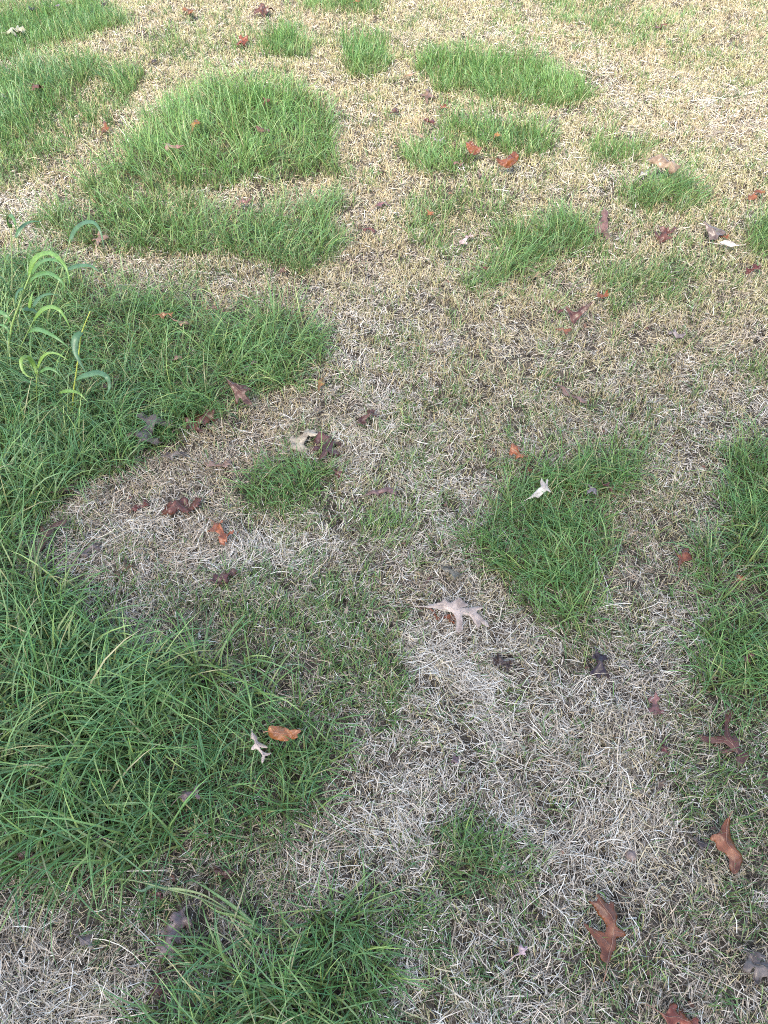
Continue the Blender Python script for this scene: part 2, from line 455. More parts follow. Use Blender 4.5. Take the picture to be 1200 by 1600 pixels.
# --- 4. living grass in tufts
x, y = scatter(5600)
cov, hg, tn, pale, px, py, d = lawn_at(x, y)
gap = fbm(x, y, .11, 300)
fine = fbm(x, y, .035, 333, 2)
pr = np.clip(cov * 1.2 - np.where(cov < .75, (gap - .5) * 1.1, (gap - .66) * 1.0) - (fine - .5) * np.where(cov < .75, .7, .45), 0, 1)
pr *= np.clip(1.2 - (hg - .04) * 8, .58, 1) * np.where(hg > .09, np.clip(fbm(x, y, .06, 351, 2) * 3.2 - .65, .2, 1.3), 1)        # short turf is denser than the long flopped grass
k = rng.random(len(x)) < pr
x, y, cov, hg, tn, d, px, py = [q[k] for q in (x, y, cov, hg, tn, d, px, py)]
m = len(x)
nb = rng.integers(3, 7, m)
rep = np.repeat(np.arange(m), nb)
n = len(rep)
taz = rng.uniform(0, 2 * math.pi, m)
flow = fbm(x, y, .45, 401) * 2 * math.pi * 1.5
sp = rng.uniform(.002, .016, n) * (.6 + 4 * hg[rep])
ra = rng.uniform(0, 2 * math.pi, n)
bx, by = x[rep] + sp * np.cos(ra), y[rep] + sp * np.sin(ra)
hz = hg[rep]
tall = np.clip((hz - .05) / .10, 0, 1)
topness = np.clip((500 - py[rep]) / 400, 0, 1)     # the far patches stand more upright than the flopped near ones
near = np.clip((2.6 - d[rep]) / .9, 0, 1)
L = np.clip(rng.normal(1.0, .30, n), .40, 1.7) * hz * (1.08 - .12 * tall * near)
W = rng.uniform(.0022, .0036, n) * (.85 + .30 * tall + .42 * tall * near) * np.clip(d[rep] / 2.8, .95, 1.25)
az = np.where(rng.random(n) < .55, ra + rng.normal(0, .5, n), flow[rep] + rng.normal(0, .8, n))
el = rng.normal(1.14, .25, n) - .10 * tall * (1 - topness) + .12 * topness
bend = np.abs(rng.normal(.72, .5, n)) * (.6 + 1.2 * tall * (1 - .65 * topness))
t = np.clip(tn[rep] + rng.normal(0, .26, n) + (fbm(bx, by, .2, 500) - .5) * .8, 0, 1)
ctip = mixc((.046, .165, .060), (.125, .285, .062), t)
dry = rng.random(n) < .05 + .10 * (1 - cov[rep])
ctip[dry] = mixc((.42, .35, .20), (.28, .27, .10), rng.random(dry.sum()))
old = rng.random(n) < .30 * tall
ctip[old] = mixc((.022, .080, .026), (.045, .130, .035), rng.random(old.sum()))
L[old] *= .75
light = rng.random(n) < .11
ctip[light] = mixc((.24, .36, .12), (.31, .42, .11), rng.random(light.sum()))
cbase = mixc((.085, .125, .035), (.21, .22, .075), rng.random(n))
P = np.stack([bx, by, ground_z(bx, by)], 1)
big = (hz > .07) & (d[rep] < 3.2)
for sel, K, nm, lb in ((big, 5, 'long_green_grass', 'long arching green grass in the thick near patches'),
                   (~big, 3, 'short_green_grass', 'short green grass in the thin and far patches')):
    TRI += ribbons(nm, M_GREEN, P[sel], az[sel], el[sel], bend[sel], rng.normal(0, .6, sel.sum()), L[sel], W[sel],
            rng.normal(0, .6, sel.sum()), cbase[sel], ctip[sel], K, .12, lb, 'grass')
print('GRASS TRIS', TRI)

# --- 5. the lawn goes on past the frame: the same turf in small sods
def sod_straw():
    n = 2300
    x, y = rng.uniform(-.155, .155, n), rng.uniform(-.155, .155, n)
    up = rng.random(n) < .42
    c = mixc((.33, .255, .17), (.50, .44, .34), rng.random(n))
    dk = rng.random(n) < .25
    c[dk] = mixc((.08, .06, .045), (.20, .155, .11), rng.random(dk.sum()))
    gr = rng.random(n) < .10
    c[gr] = mixc((.12, .16, .07), (.25, .27, .12), rng.random(gr.sum()))
    P = np.stack([x, y, np.where(up, 0, .002 + rng.random(n) * .018)], 1)
    return ribbons('straw_sod', M_STRAW, P, rng.uniform(0, 6.28, n), np.where(up, rng.normal(1.1, .3, n), rng.normal(.1, .25, n)), rng.normal(.3, .45, n),
                   rng.normal(0, .6, n), np.clip(rng.lognormal(math.log(.027), .4, n), .01, .08), rng.uniform(.0016, .0032, n), rng.normal(0, .5, n),
                   c * .85, c, 2, .5, '', '', flat=True)

def sod_grass():
    n = 420
    x, y = rng.normal(0, .062, n), rng.normal(0, .062, n)
    c = mixc((.046, .165, .055), (.125, .285, .060), rng.random(n))
    P = np.stack([x, y, np.zeros(n)], 1)
    return ribbons('grass_sod', M_GREEN, P, rng.uniform(0, 6.28, n), rng.normal(1.12, .25, n), np.abs(rng.normal(.9, .5, n)), rng.normal(0, .6, n),
                   np.clip(rng.normal(.085, .025, n), .03, .16), rng.uniform(.0024, .004, n), rng.normal(0, .6, n),
                   mixc((.085, .125, .035), (.21, .22, .075), rng.random(n)), c, 3, .12, '', '', flat=True)

def outer(name, sod, pts, label, cat):
    src = bpy.data.objects.new(name + '_sod', sod)                  # only a source for the sods, not itself in the scene
    me = bpy.data.meshes.new(name); me.from_pydata([tuple(p) for p in pts], [], [])
    a = me.attributes.new('turn', 'FLOAT_VECTOR', 'POINT')
    a.data.foreach_set('vector', np.stack([np.zeros(len(pts)), np.zeros(len(pts)), rng.uniform(0, 6.28, len(pts)) if 'green' in name else rng.integers(0, 4, len(pts)) * math.pi / 2], 1).astype(np.float32).ravel())
    o = bpy.data.objects.new(name, me); COL.objects.link(o)
    ng = bpy.data.node_groups.new(name, 'GeometryNodeTree')
    ng.interface.new_socket('Geometry', in_out='INPUT', socket_type='NodeSocketGeometry')
    ng.interface.new_socket('Geometry', in_out='OUTPUT', socket_type='NodeSocketGeometry')
    gi, go = ng.nodes.new('NodeGroupInput'), ng.nodes.new('NodeGroupOutput')
    oi = ng.nodes.new('GeometryNodeObjectInfo'); oi.inputs['Object'].default_value = src
    na = ng.nodes.new('GeometryNodeInputNamedAttribute'); na.data_type = 'FLOAT_VECTOR'; na.inputs['Name'].default_value = 'turn'
    er = ng.nodes.new('FunctionNodeEulerToRotation')
    ip = ng.nodes.new('GeometryNodeInstanceOnPoints')
    ng.links.new(gi.outputs[0], ip.inputs['Points']); ng.links.new(oi.outputs['Geometry'], ip.inputs['Instance'])
    ng.links.new(na.outputs['Attribute'], er.inputs[0]); ng.links.new(er.outputs[0], ip.inputs['Rotation'])
    ng.links.new(ip.outputs[0], go.inputs[0])
    md = o.modifiers.new('sods', 'NODES'); md.node_group = ng
    o['kind'] = 'stuff'; o['label'] = label; o['category'] = cat

def beyond_frame(step, jit, clear):
    x, y = np.meshgrid(np.arange(-7, 7.01, step), np.arange(-2.0, 10.51, step))
    x, y = x.ravel() + rng.uniform(-jit, jit, x.size), y.ravel() + rng.uniform(-jit, jit, y.size)
    px, py, d = to_px(x, y)
    m = clear * FPX / np.maximum(d, .3)
    k = (y < .11 - clear * 1.2) | (py < -m * .6) | (px < -m) | (px > 1200 + m)
    x, y = x[k], y[k]
    return x, y, np.stack([x, y, ground_z(x, y) + .003], 1)
x, y, p_ = beyond_frame(.25, .02, .20)
outer('outer_dry_lawn', sod_straw(), p_, 'dry straw turf going on beyond the near patches', 'dry grass')
x, y, p_ = beyond_frame(.13, .06, .26)
isg = lawn_at(x, np.maximum(y, .1))[0] * .30 + fbm(x, y, .8, 900) + rng.normal(0, .03, len(x)) > .64
outer('outer_green_lawn', sod_grass(), p_[isg], 'green grass going on beyond the near patches', 'grass')

# ------------------------------------------------------------------ things lying in the lawn
def mesh_obj(name, vs, fs, mat, parent=None, smooth=True):
    me = bpy.data.meshes.new(name)
    me.from_pydata([tuple(v) for v in vs], [], [tuple(f) for f in fs])
    if smooth:
        me.polygons.foreach_set('use_smooth', np.ones(len(me.polygons), bool))
    me.materials.append(mat)
    o = bpy.data.objects.new(name, me); COL.objects.link(o)
    if parent is not None:
        o.parent = parent
    return o

def tag(o, label, cat, group=None):
    o['label'] = label; o['category'] = cat
    if group:
        o['group'] = group
    return o

def tube(path, radii, sides=5):
    """vertices and faces of a tapering tube along a path"""
    path = [Vector(p) for p in path]
    vs, fs = [], []
    n = len(path)
    for i, p in enumerate(path):
        t = (path[min(i + 1, n - 1)] - path[max(i - 1, 0)])
        t = t.normalized() if t.length > 1e-9 else Vector((1, 0, 0))
        a = t.cross(Vector((0, 0, 1)))
        a = a.normalized() if a.length > 1e-3 else t.cross(Vector((1, 0, 0))).normalized()
        b = t.cross(a).normalized()
        r = radii[i] if hasattr(radii, '__len__') else radii
        for k in range(sides):
            th = 2 * math.pi * k / sides
            vs.append(p + a * (r * math.cos(th)) + b * (r * math.sin(th)))
    for i in range(n - 1):
        for k in range(sides):
            k2 = (k + 1) % sides
            fs.append((i * sides + k, i * sides + k2, (i + 1) * sides + k2, (i + 1) * sides + k))
    fs.append(tuple(range(sides - 1, -1, -1))); fs.append(tuple(range((n - 1) * sides, n * sides)))
    return vs, fs

def catmull(pts, per=4):
    pts = [Vector(p) for p in pts]
    P = [pts[0] * 2 - pts[1]] + pts + [pts[-1] * 2 - pts[-2]]
    o = []
    for i in range(1, len(P) - 2):
        for k in range(per):
            t = k / per
            p0, p1, p2, p3 = P[i - 1], P[i], P[i + 1], P[i + 2]
            o.append(.5 * ((2 * p1) + (p2 - p0) * t + (2 * p0 - 5 * p1 + 4 * p2 - p3) * t * t + (3 * p1 - p0 - 3 * p2 + p3) * t ** 3))
    o.append(P[-2])
    return o

def mat_leaf(name, lighten, rough):
    m = bpy.data.materials.new(name); m.use_nodes = True
    nt = m.node_tree; L = nt.links.new
    pb = nt.nodes['Principled BSDF']; out = nt.nodes['Material Output']
    oi = nt.nodes.new('ShaderNodeObjectInfo'); tc = nt.nodes.new('ShaderNodeTexCoord')
    ns = nt.nodes.new('ShaderNodeTexNoise'); ns.inputs['Scale'].default_value = 38; ns.inputs['Detail'].default_value = 6
    ns2 = nt.nodes.new('ShaderNodeTexNoise'); ns2.inputs['Scale'].default_value = 140; ns2.inputs['Detail'].default_value = 3
    rp = nt.nodes.new('ShaderNodeValToRGB')
    rp.color_ramp.elements[0].position = .36; rp.color_ramp.elements[0].color = (.55, .5, .48, 1)
    rp.color_ramp.elements[1].position = .66; rp.color_ramp.elements[1].color = (1.25, 1.2, 1.15, 1)
    mul = nt.nodes.new('ShaderNodeMixRGB'); mul.blend_type = 'MULTIPLY'; mul.inputs['Fac'].default_value = 1
    mx = nt.nodes.new('ShaderNodeMixRGB'); mx.inputs['Fac'].default_value = lighten; mx.inputs['Color2'].default_value = (.55, .42, .32, 1)
    bp = nt.nodes.new('ShaderNodeBump'); bp.inputs['Strength'].default_value = .25; bp.inputs['Distance'].default_value = .001
    L(tc.outputs['Object'], ns.inputs['Vector']); L(tc.outputs['Object'], ns2.inputs['Vector'])
    L(ns.outputs['Fac'], rp.inputs['Fac']); L(oi.outputs['Color'], mul.inputs['Color1']); L(rp.outputs['Color'], mul.inputs['Color2'])
    L(mul.outputs['Color'], mx.inputs['Color1']); L(mx.outputs['Color'], pb.inputs['Base Color'])
    L(ns2.outputs['Fac'], bp.inputs['Height']); L(bp.outputs['Normal'], pb.inputs['Normal'])
    pb.inputs['Roughness'].default_value = rough; pb.inputs['Specular IOR Level'].default_value = .45
    tr = nt.nodes.new('ShaderNodeBsdfTranslucent'); ms = nt.nodes.new('ShaderNodeMixShader'); ms.inputs[0].default_value = .15
    L(mx.outputs['Color'], tr.inputs['Color']); L(pb.outputs[0], ms.inputs[1]); L(tr.outputs[0], ms.inputs[2])
    L(ms.outputs[0], out.inputs['Surface'])
    return m
M_LEAF = mat_leaf('dead oak leaf', 0.0, .36)
M_VEIN = mat_leaf('leaf vein', .16, .5)

def leaf_outline(r, n, wid):
    lobes = []
    def half(sgn):
        xs = [.15 + (.52 * i / max(1, n - 1) if n > 1 else .25) + r.uniform(-.025, .025) for i in range(n)]
        hs = [wid * (.32 + .24 * math.sin(math.pi * (i + .75) / (n + .6))) * r.choice((r.uniform(.45, .7), r.uniform(.8, 1.2), r.uniform(.9, 1.25))) for i in range(n)]
        pts = [(.0, .008), (.06, .020)]
        for i in range(n):
            x0, h = xs[i], hs[i]
            tx = x0 + .15 * (3 / (n + .3)) ** .4 + r.uniform(-.02, .06)
            wd = r.uniform(1.0, 1.5)
            pts += [(x0 + .015, .055 + .03 * r.random()), (x0 + .04, h * .42), (tx - .055 * wd, h * .80), (tx - .025, h * .78), (tx + .03, h * 1.04),
                    (tx + .024, h * .78), (tx + .07 * wd, h * .74), (tx + .030 * wd, h * .40)]
            lobes.append((x0 - .05, tx + .012, sgn * h * .9))
        pts += [(.795, .045), (.845, .12 * wid / .5), (.865, .075), (.92, .06), (1.0, .0)]
        return [(x, sgn * y) for x, y in pts]
    up, dn = half(1), half(-1)
    return up + dn[::-1][1:], lobes

def smooth_poly(pts, a=.14):
    o = []
    n = len(pts)
    for i in range(n):
        p, q = pts[i], pts[(i + 1) % n]
        o.append((p[0] * (1 - a) + q[0] * a, p[1] * (1 - a) + q[1] * a)); o.append((p[0] * a + q[0] * (1 - a), p[1] * a + q[1] * (1 - a)))
    return o

def make_leaf(seed, length, wid, n, curl, crumple, kx, twist, color, stemlen):
    """one lobed, curled leaf in its own frame: base at x=0, tip along +x"""
    r = random.Random(seed)
    out, lobes = leaf_outline(r, n, wid)
    out = smooth_poly(out)
    step = .055
    inner = []
    yy = -.6
    while yy < .6:
        xx = .0
        while xx < 1.0:
            inner.append((xx + r.uniform(-.012, .012), yy + r.uniform(-.012, .012))); xx += step
        yy += step
    def pip(x, y):
        c = False
        for i in range(len(out)):
            x1, y1 = out[i]; x2, y2 = out[(i + 1) % len(out)]
            if (y1 > y) != (y2 > y) and x < (x2 - x1) * (y - y1) / (y2 - y1) + x1:
                c = not c
        return c
    inner = [p for p in inner if pip(*p)]
    inner += [(x / 22, 0) for x in range(1, 22)]
    V2 = [Vector(p) for p in out + inner]
    res = delaunay_2d_cdt(V2, [], [list(range(len(out)))], 1, 1e-5)
    ph = [r.uniform(0, 6.28) for _ in range(6)]
    ky = curl * r.uniform(.8, 1.2)
    ky2 = ky * r.uniform(.35, 1.25)
    fold = .10 + .25 * r.random() * min(1.0, abs(curl))
    sg = 1 if curl >= 0 else -1
    def dfm(x, y):
        k = abs(ky if y > 0 else ky2) * (.7 + .5 * math.sin(3.1 * x + ph[0])) + .05
        Y = math.sin(k * y) / k
        Z = sg * ((1 - math.cos(k * y)) / k + fold * abs(y) * .6)
        Z += crumple * (.030 * math.sin(11 * x + 7 * y + ph[1]) + .030 * math.sin(-9 * x + 13 * y + ph[2]) + .016 * math.sin(23 * x + 19 * y + ph[3])
                        + .012 * math.sin(31 * y - 17 * x + ph[4]))
        Y += crumple * .02 * math.sin(14 * x + ph[5])
        a = twist * (x - .5)
        Y, Z = Y * math.cos(a) - Z * math.sin(a), Y * math.sin(a) + Z * math.cos(a)
        kk = kx if abs(kx) > .05 else .05
        th = kk * (x - .5)
        X = (math.sin(th) / kk) - Z * math.sin(th); Zz = (1 - math.cos(th)) / kk * -1 + Z * math.cos(th)
        return Vector((X + .5, Y, Zz)) * length
    vs = [dfm(p.x, p.y) for p in res[0]]
    fs = [tuple(f) for f in res[2]]
    leaf = mesh_obj('oak_leaf', vs, fs, M_LEAF)
    sd = leaf.modifiers.new('thickness', 'SOLIDIFY'); sd.thickness = .0006; sd.offset = 0
    leaf.color = (*color, 1)
    off = Vector((0, 0, .0006))
    d0 = (dfm(.02, 0) - dfm(.08, 0)).normalized()
    b = dfm(0, 0)
    st = [b + d0 * (stemlen * k) + Vector((0, 0, -.25 * stemlen * k * k)) for k in (1, .75, .5, .25)]
    path = st + [dfm(x / 14, 0) + off for x in range(0, 14)]
    rad = [.0010, .0008, .0008, .0009] + [.0009 * (1 - .7 * x / 14) for x in range(0, 14)]
    v, f = tube(path, rad, 5)
    stem = mesh_obj('stem', v, f, M_VEIN, leaf); stem.color = (*[c * .8 for c in color], 1)
    for (x0, tx, h) in lobes:
        pth = [dfm(x0 + (tx - x0) * k / 5, h * k / 5) + off * .8 for k in range(6)]
        v, f = tube(pth, [.0005 * (1 - .12 * k) for k in range(6)], 4)
        ve = mesh_obj('vein', v, f, M_VEIN, leaf); ve.color = (*color, 1)
    return leaf, vs

C = dict(rust=(.215, .070, .024), orange=(.33, .125, .042), brown=(.120, .056, .033), maroon=(.120, .045, .028), dark=(.050, .029, .026),
         mauve=(.175, .128, .105), pmauve=(.35, .285, .240), tan=(.28, .195, .125), white=(.44, .41, .36), pink=(.21, .115, .095), grey=(.22, .20, .19),
         red=(.135, .032, .022))
for _k in C:
    C[_k] = tuple(c * (.92 if _k in ('white', 'pmauve') else .72) for c in C[_k])
# base x,y  tip x,y  width  lobes  colour  curl  crumple  lift m  label
LEAVES = [
    (664, 943, 762, 966, .95, 3, 'pmauve', -.9, .5, .022, 'large pale mauve lobed oak leaf lying flat on straw at the centre'),
    (672, 956, 714, 974, .5, 2, 'rust', 2.0, 1.0, .004, 'narrow rusty leaf tucked under the large pale mauve oak leaf'),
    (950, 1506, 930, 1394, .85, 3, 'rust', -2.0, .7, .026, 'big glossy copper oak leaf with long stem near the bottom edge'),
    (1160, 1180, 1108, 1122, 1.15, 2, 'maroon', .7, .6, .016, 'maroon three-lobed leaf with pale pink veins beside the green right edge'),
    (1139, 1278, 1156, 1358, .55, 3, 'brown', -2.2, 1.1, .020, 'reddish brown curled leaf standing below the maroon three-lobed leaf'),
    (414, 1138, 472, 1145, .62, 3, 'orange', -2.4, 2.2, .040, 'crinkled bright orange leaf resting on the thick bottom-left grass'),
    (391, 1140, 413, 1190, .75, 2, 'pmauve', -1.2, .8, .040, 'small forked grey-mauve leaf next to the crinkled orange leaf'),
    (291, 1418, 254, 1492, .95, 3, 'mauve', -2.2, 1.3, .024, 'dusky mauve crumpled leaf below the lying green grass stalk'),
    (252, 1510, 243, 1556, .6, 2, 'maroon', -2.0, 1.2, .014, 'dark maroon curled leaf between bleached straw and bottom grass clump'),
    (147, 1300, 172, 1316, .6, 2, 'dark', 1.5, 1.0, .030, 'dark brown leaf scrap sunk in the front of the bottom-left grass'),
    (28, 1334, 56, 1342, .6, 2, 'brown', 1.2, 1.0, .030, 'brown leaf at the left edge where long grass meets straw'),
    (46, 1366, 40, 1394, .5, 2, 'dark', 1.6, 1.0, .010, 'small dark leaf just below the brown left-edge leaf'),
    (1160, 1488, 1206, 1542, .8, 3, 'mauve', -1.4, 1.2, .016, 'dull mauve-brown leaf cut by the right edge near the bottom'),
    (1030, 1585, 1092, 1606, .7, 3, 'rust', -1.4, .9, .018, 'copper leaf cut off by the bottom edge at the right'),
    (932, 1016, 935, 1060, .6, 2, 'dark', -2.4, 1.2, .020, 'dark brown folded leaf on straw right of the large mauve leaf'),
    (766, 1030, 798, 1046, .6, 2, 'dark', 2.2, 1.4, .014, 'blackish shrivelled leaf below the tip of the large mauve leaf'),
    (1021, 1124, 1022, 1090, .65, 2, 'pink', -1.2, .8, .014, 'dusty pink upright leaf on straw left of the maroon leaf'),
    (1057, 892, 1070, 860, .5, 1, 'rust', -2.2, .8, .018, 'small rust leaf on thin turf left of the green right-edge patch'),
    (1146, 912, 1162, 904, .6, 1, 'orange', 1.5, 1.0, .030, 'tiny orange-tan leaf caught in the green right-edge patch'),
    (688, 889, 716, 906, .6, 2, 'mauve', -1.8, 1.0, .016, 'greyish mauve leaf just above the large mauve oak leaf'),
    (664, 916, 674, 902, .5, 1, 'maroon', 1.8, 1.0, .010, 'tiny maroon scrap above the stalk of the large mauve leaf'),
    (334, 818, 354, 848, .7, 2, 'orange', 2.9, 1.2, .020, 'bright orange leaf curled like a hook on the bleached straw mat'),
    (251, 804, 318, 788, .5, 3, 'maroon', -1.8, 1.3, .016, 'long dark maroon leaf along the upper edge of the bleached mat'),
    (329, 914, 370, 896, .5, 3, 'maroon', -1.4, .9, .014, 'reddish maroon leaf at the lower right of the bleached mat'),
    (204, 799, 234, 789, .6, 2, 'red', 1.4, 1.0, .012, 'small dark red leaf under hay strands on the bleached mat'),
    (176, 906, 210, 884, .7, 2, 'brown', 1.1, 1.1, .012, 'red-brown leaf at the lower left of the bleached mat'),
    (124, 874, 154, 853, .6, 2, 'mauve', -1.8, 1.0, .012, 'dull mauve folded leaf on the left part of the bleached mat'),
    (50, 862, 107, 811, .6, 2, 'brown', -1.6, .5, .020, 'slender brown forked leaf at the left end of the bleached mat'),
    (84, 777, 120, 767, .5, 2, 'brown', 1.0, .9, .016, 'brown leaf half under the tall grass edge above the bleached mat'),
    (354, 590, 392, 634, .75, 3, 'brown', -1.9, 1.0, .040, 'dark chestnut spiky leaf at the edge of the left grass'),
    (291, 678, 337, 652, .7, 3, 'maroon', -1.4, 1.0, .018, 'maroon and mauve leaf on the straw border of the left grass'),
    (219, 698, 245, 655, .75, 2, 'mauve', -1.0, .7, .034, 'forked mauve leaf standing in the left grass border'),
    (256, 721, 292, 712, .6, 2, 'mauve', -2.4, 1.0, .018, 'rolled grey-mauve leaf with dark hollow below the forked mauve leaf'),
    (320, 728, 362, 733, .45, 2, 'tan', 1.0, .9, .012, 'flat tan leaf among straw left of the small central tuft'),
    (244, 496, 274, 491, .6, 2, 'orange', -1.5, .9, .055, 'orange-brown leaf lying on the left grass, lefthand of a close pair'),
    (268, 501, 298, 509, .45, 1, 'tan', -1.8, .6, .055, 'pale tan leaf touching the orange-brown leaf on the left grass'),
    (320, 487, 364, 490, .5, 2, 'brown', -1.5, 1.0, .045, 'flat brown leaf on the grass right of the tan and orange pair'),
    (268, 566, 284, 558, .6, 1, 'tan', 1.0, .8, .050, 'tiny tan leaf in the middle of the left grass'),
    (388, 578, 404, 572, .6, 1, 'mauve', 1.0, .8, .040, 'tiny mauve leaf above the dark chestnut spiky leaf'),
    (163, 612, 187, 590, .8, 2, 'brown', -1.0, 1.0, .040, 'brown leaf deep in grass beside the weed with drooping blades'),
    (194, 690, 206, 680, .7, 1, 'tan', 1.0, .8, .035, 'tiny tan scrap left of the forked mauve leaf'),
    (498, 620, 504, 597, .45, 1, 'orange', -2.0, .7, .022, 'small orange leaf standing on straw right of the left grass'),
    (558, 670, 585, 654, .7, 2, 'maroon', -2.0, 1.2, .020, 'dark red folded leaf on straw above centre'),
    (452, 706, 492, 682, .7, 2, 'pmauve', -.8, .7, .014, 'pale pinkish mauve leaf above the small central tuft'),
    (504, 680, 520, 722, .7, 3, 'maroon', -1.0, 1.0, .016, 'wine-coloured leaf touching the top right of the small central tuft'),
    (522, 738, 532, 750, .6, 1, 'red', 1.0, 1.0, .014, 'tiny dark red scrap right of the small central tuft'),
    (573, 778, 620, 772, .45, 2, 'pink', -1.0, .9, .012, 'flat dusty red leaf in the straw at the middle'),
    (487, 652, 503, 644, .7, 1, 'mauve', 1.0, 1.0, .014, 'small grey-brown scrap under the small orange standing leaf'),
    (798, 703, 814, 726, .6, 2, 'orange', -1.4, 1.0, .022, 'orange leaf at the top left corner of the middle-right green patch'),
    (818, 732, 832, 745, .7, 1, 'rust', 2.0, 1.0, .022, 'small rust leaf just above the white torn leaf'),
    (824, 776, 858, 743, .6, 2, 'white', -1.6, .6, .050, 'white torn leaf standing in the middle-right green patch'),
    (917, 760, 931, 777, .9, 1, 'grey', -1.0, .6, .045, 'silvery grey leaf piece in the middle-right green patch'),
    (940, 760, 956, 770, .7, 2, 'red', 2.0, 1.0, .035, 'dark red scrap right of the silvery grey leaf piece'),
    (872, 613, 912, 637, .35, 2, 'pink', -2.0, .6, .016, 'slim pinkish leaf slanting on the turf above the middle-right patch'),
    (896, 504, 904, 478, .95, 2, 'maroon', 1.4, .9, .018, 'wine-red V-shaped leaf on straw under the upper right patches'),
    (868, 498, 876, 486, .8, 1, 'red', 1.5, 1.0, .016, 'small red scrap left of the wine-red V-shaped leaf'),
    (928, 473, 950, 467, .6, 2, 'rust', 1.8, .9, .024, 'rust leaf with raised tip right of the wine-red V-shaped leaf'),
    (864, 517, 892, 529, .6, 2, 'rust', -1.4, 1.0, .018, 'rusty orange leaf below the wine-red V-shaped leaf'),
    (856, 512, 868, 506, .7, 1, 'dark', 1.8, 1.0, .014, 'tiny blackish scrap left of the rusty orange leaf'),
    (946, 323, 939, 374, .65, 3, 'pink', -1.0, .8, .024, 'rosy lobed leaf at the right tip of an upper green patch'),
    (1028, 386, 1042, 365, .7, 2, 'maroon', 1.6, 1.2, .020, 'small maroon crumpled leaf between two upper right patches'),
    (1098, 347, 1140, 368, .7, 3, 'mauve', -1.2, .9, .028, 'mauve-brown leaf on top of a leaf pile at the upper right'),
    (1118, 372, 1138, 378, .7, 2, 'rust', 1.0, .9, .016, 'rust leaf in the middle of the upper right leaf pile'),
    (1120, 381, 1157, 388, .4, 2, 'white', 2.0, .9, .020, 'whitish curled leaf at the foot of the upper right leaf pile'),
    (1158, 434, 1186, 427, .7, 2, 'red', 2.0, 1.2, .020, 'dark red curled leaf by the right edge under the leaf pile'),
    (1160, 452, 1172, 444, .8, 1, 'pmauve', -1.0, .8, .012, 'pale mauve scrap below the dark red curled leaf'),
    (1006, 250, 1057, 263, .5, 3, 'tan', -1.3, 1.5, .040, 'mottled cream and rust leaf over the upper right grass'),
    (994, 284, 1012, 274, .5, 1, 'white', -1.4, .7, .022, 'small whitish scrap below the mottled cream leaf'),
    (1163, 316, 1188, 305, .7, 2, 'rust', -1.0, .9, .018, 'rust leaf near the right edge above the leaf pile'),
    (727, 222, 753, 233, .85, 2, 'orange', -1.8, 1.5, .040, 'bright rust crumpled leaf, lefthand of two in the upper middle'),
    (777, 253, 810, 240, .85, 3, 'rust', -1.8, 1.5, .040, 'bright rust crumpled leaf, righthand of two in the upper middle'),
    (667, 166, 669, 145, .6, 1, 'pink', -1.0, .8, .020, 'pinkish leaf under the wide top green patch'),
    (684, 178, 698, 168, .6, 1, 'rust', 1.4, 1.0, .020, 'tiny rust scrap beside the pinkish leaf under the top patch'),
    (660, 190, 680, 200, .7, 2, 'red', 1.6, 1.2, .020, 'dark red leaf left of the second top green patch'),
    (676, 220, 690, 232, .7, 1, 'white', 1.8, 1.2, .022, 'pale leaf with dark hollow left of the rust crumpled pair'),
    (646, 214, 664, 222, .6, 1, 'tan', -1.0, .9, .024, 'dull tan-orange leaf at the top of a small square green patch'),
    (704, 256, 726, 262, .7, 2, 'pink', -1.0, 1.0, .026, 'salmon leaf below the lefthand rust crumpled leaf'),
    (770, 222, 778, 212, .6, 1, 'orange', -1.2, .8, .040, 'tiny orange leaf between the two bright rust crumpled leaves'),
    (744, 284, 758, 276, .6, 1, 'mauve', 1.0, 1.0, .016, 'tiny mauve scrap in straw below the rust crumpled pair'),
    (583, 328, 608, 318, .6, 2, 'pink', -.8, .7, .018, 'pale pink leaf on the straw strip right of the big far grass'),
    (563, 358, 590, 364, .5, 2, 'maroon', -1.4, 1.0, .016, 'dark maroon leaf below the pale pink leaf on the straw strip'),
    (606, 186, 622, 175, .6, 1, 'maroon', -1.4, 1.0, .018, 'small maroon leaf in stubble near the top middle'),
    (630, 126, 650, 119, .4, 1, 'tan', -1.6, .8, .024, 'small tan leaf left of the wide top green patch'),
    (716, 386, 736, 372, .6, 2, 'white', -1.6, .9, .022, 'whitish crumpled leaf left of an upper green patch'),
    (664, 328, 680, 340, .5, 1, 'orange', -1.0, .9, .026, 'small orange leaf in thin grass right of the straw strip'),
    (828, 442, 842, 432, .8, 1, 'tan', -1.0, .8, .014, 'tan-pink leaf at the lower edge of an upper green patch'),
    (748, 428, 762, 422, .7, 1, 'red', 1.0, .9, .040, 'small brick red leaf at the left tip of an upper green patch'),
    (366, 314, 396, 322, .7, 2, 'pink', -.8, 1.0, .030, 'salmon-brown leaf in the straw gap between the two far grass patches'),
    (312, 305, 326, 299, .6, 1, 'white', -1.2, .8, .022, 'small white scrap left of the salmon-brown leaf'),
    (258, 230, 290, 241, .6, 2, 'tan', -1.5, .8, .075, 'tan leaf with rusty end lying on the big far grass'),
    (300, 212, 309, 194, .45, 1, 'orange', -2.0, .6, .075, 'orange-tan leaf poking up from the big far grass'),
    (396, 206, 428, 216, .45, 2, 'brown', -1.8, .9, .075, 'dark brown leaf with pale edge on the big far grass'),
    (411, 169, 421, 160, .6, 1, 'red', 1.0, .9, .070, 'small dark red leaf near the back of the big far grass'),
    (162, 220, 168, 199, .45, 1, 'rust', -2.0, .9, .026, 'slim rust leaf on straw left of the big far grass'),
    (52, 138, 66, 152, .6, 1, 'brown', -1.8, 1.0, .055, 'dark brown leaf on the far left grass'),
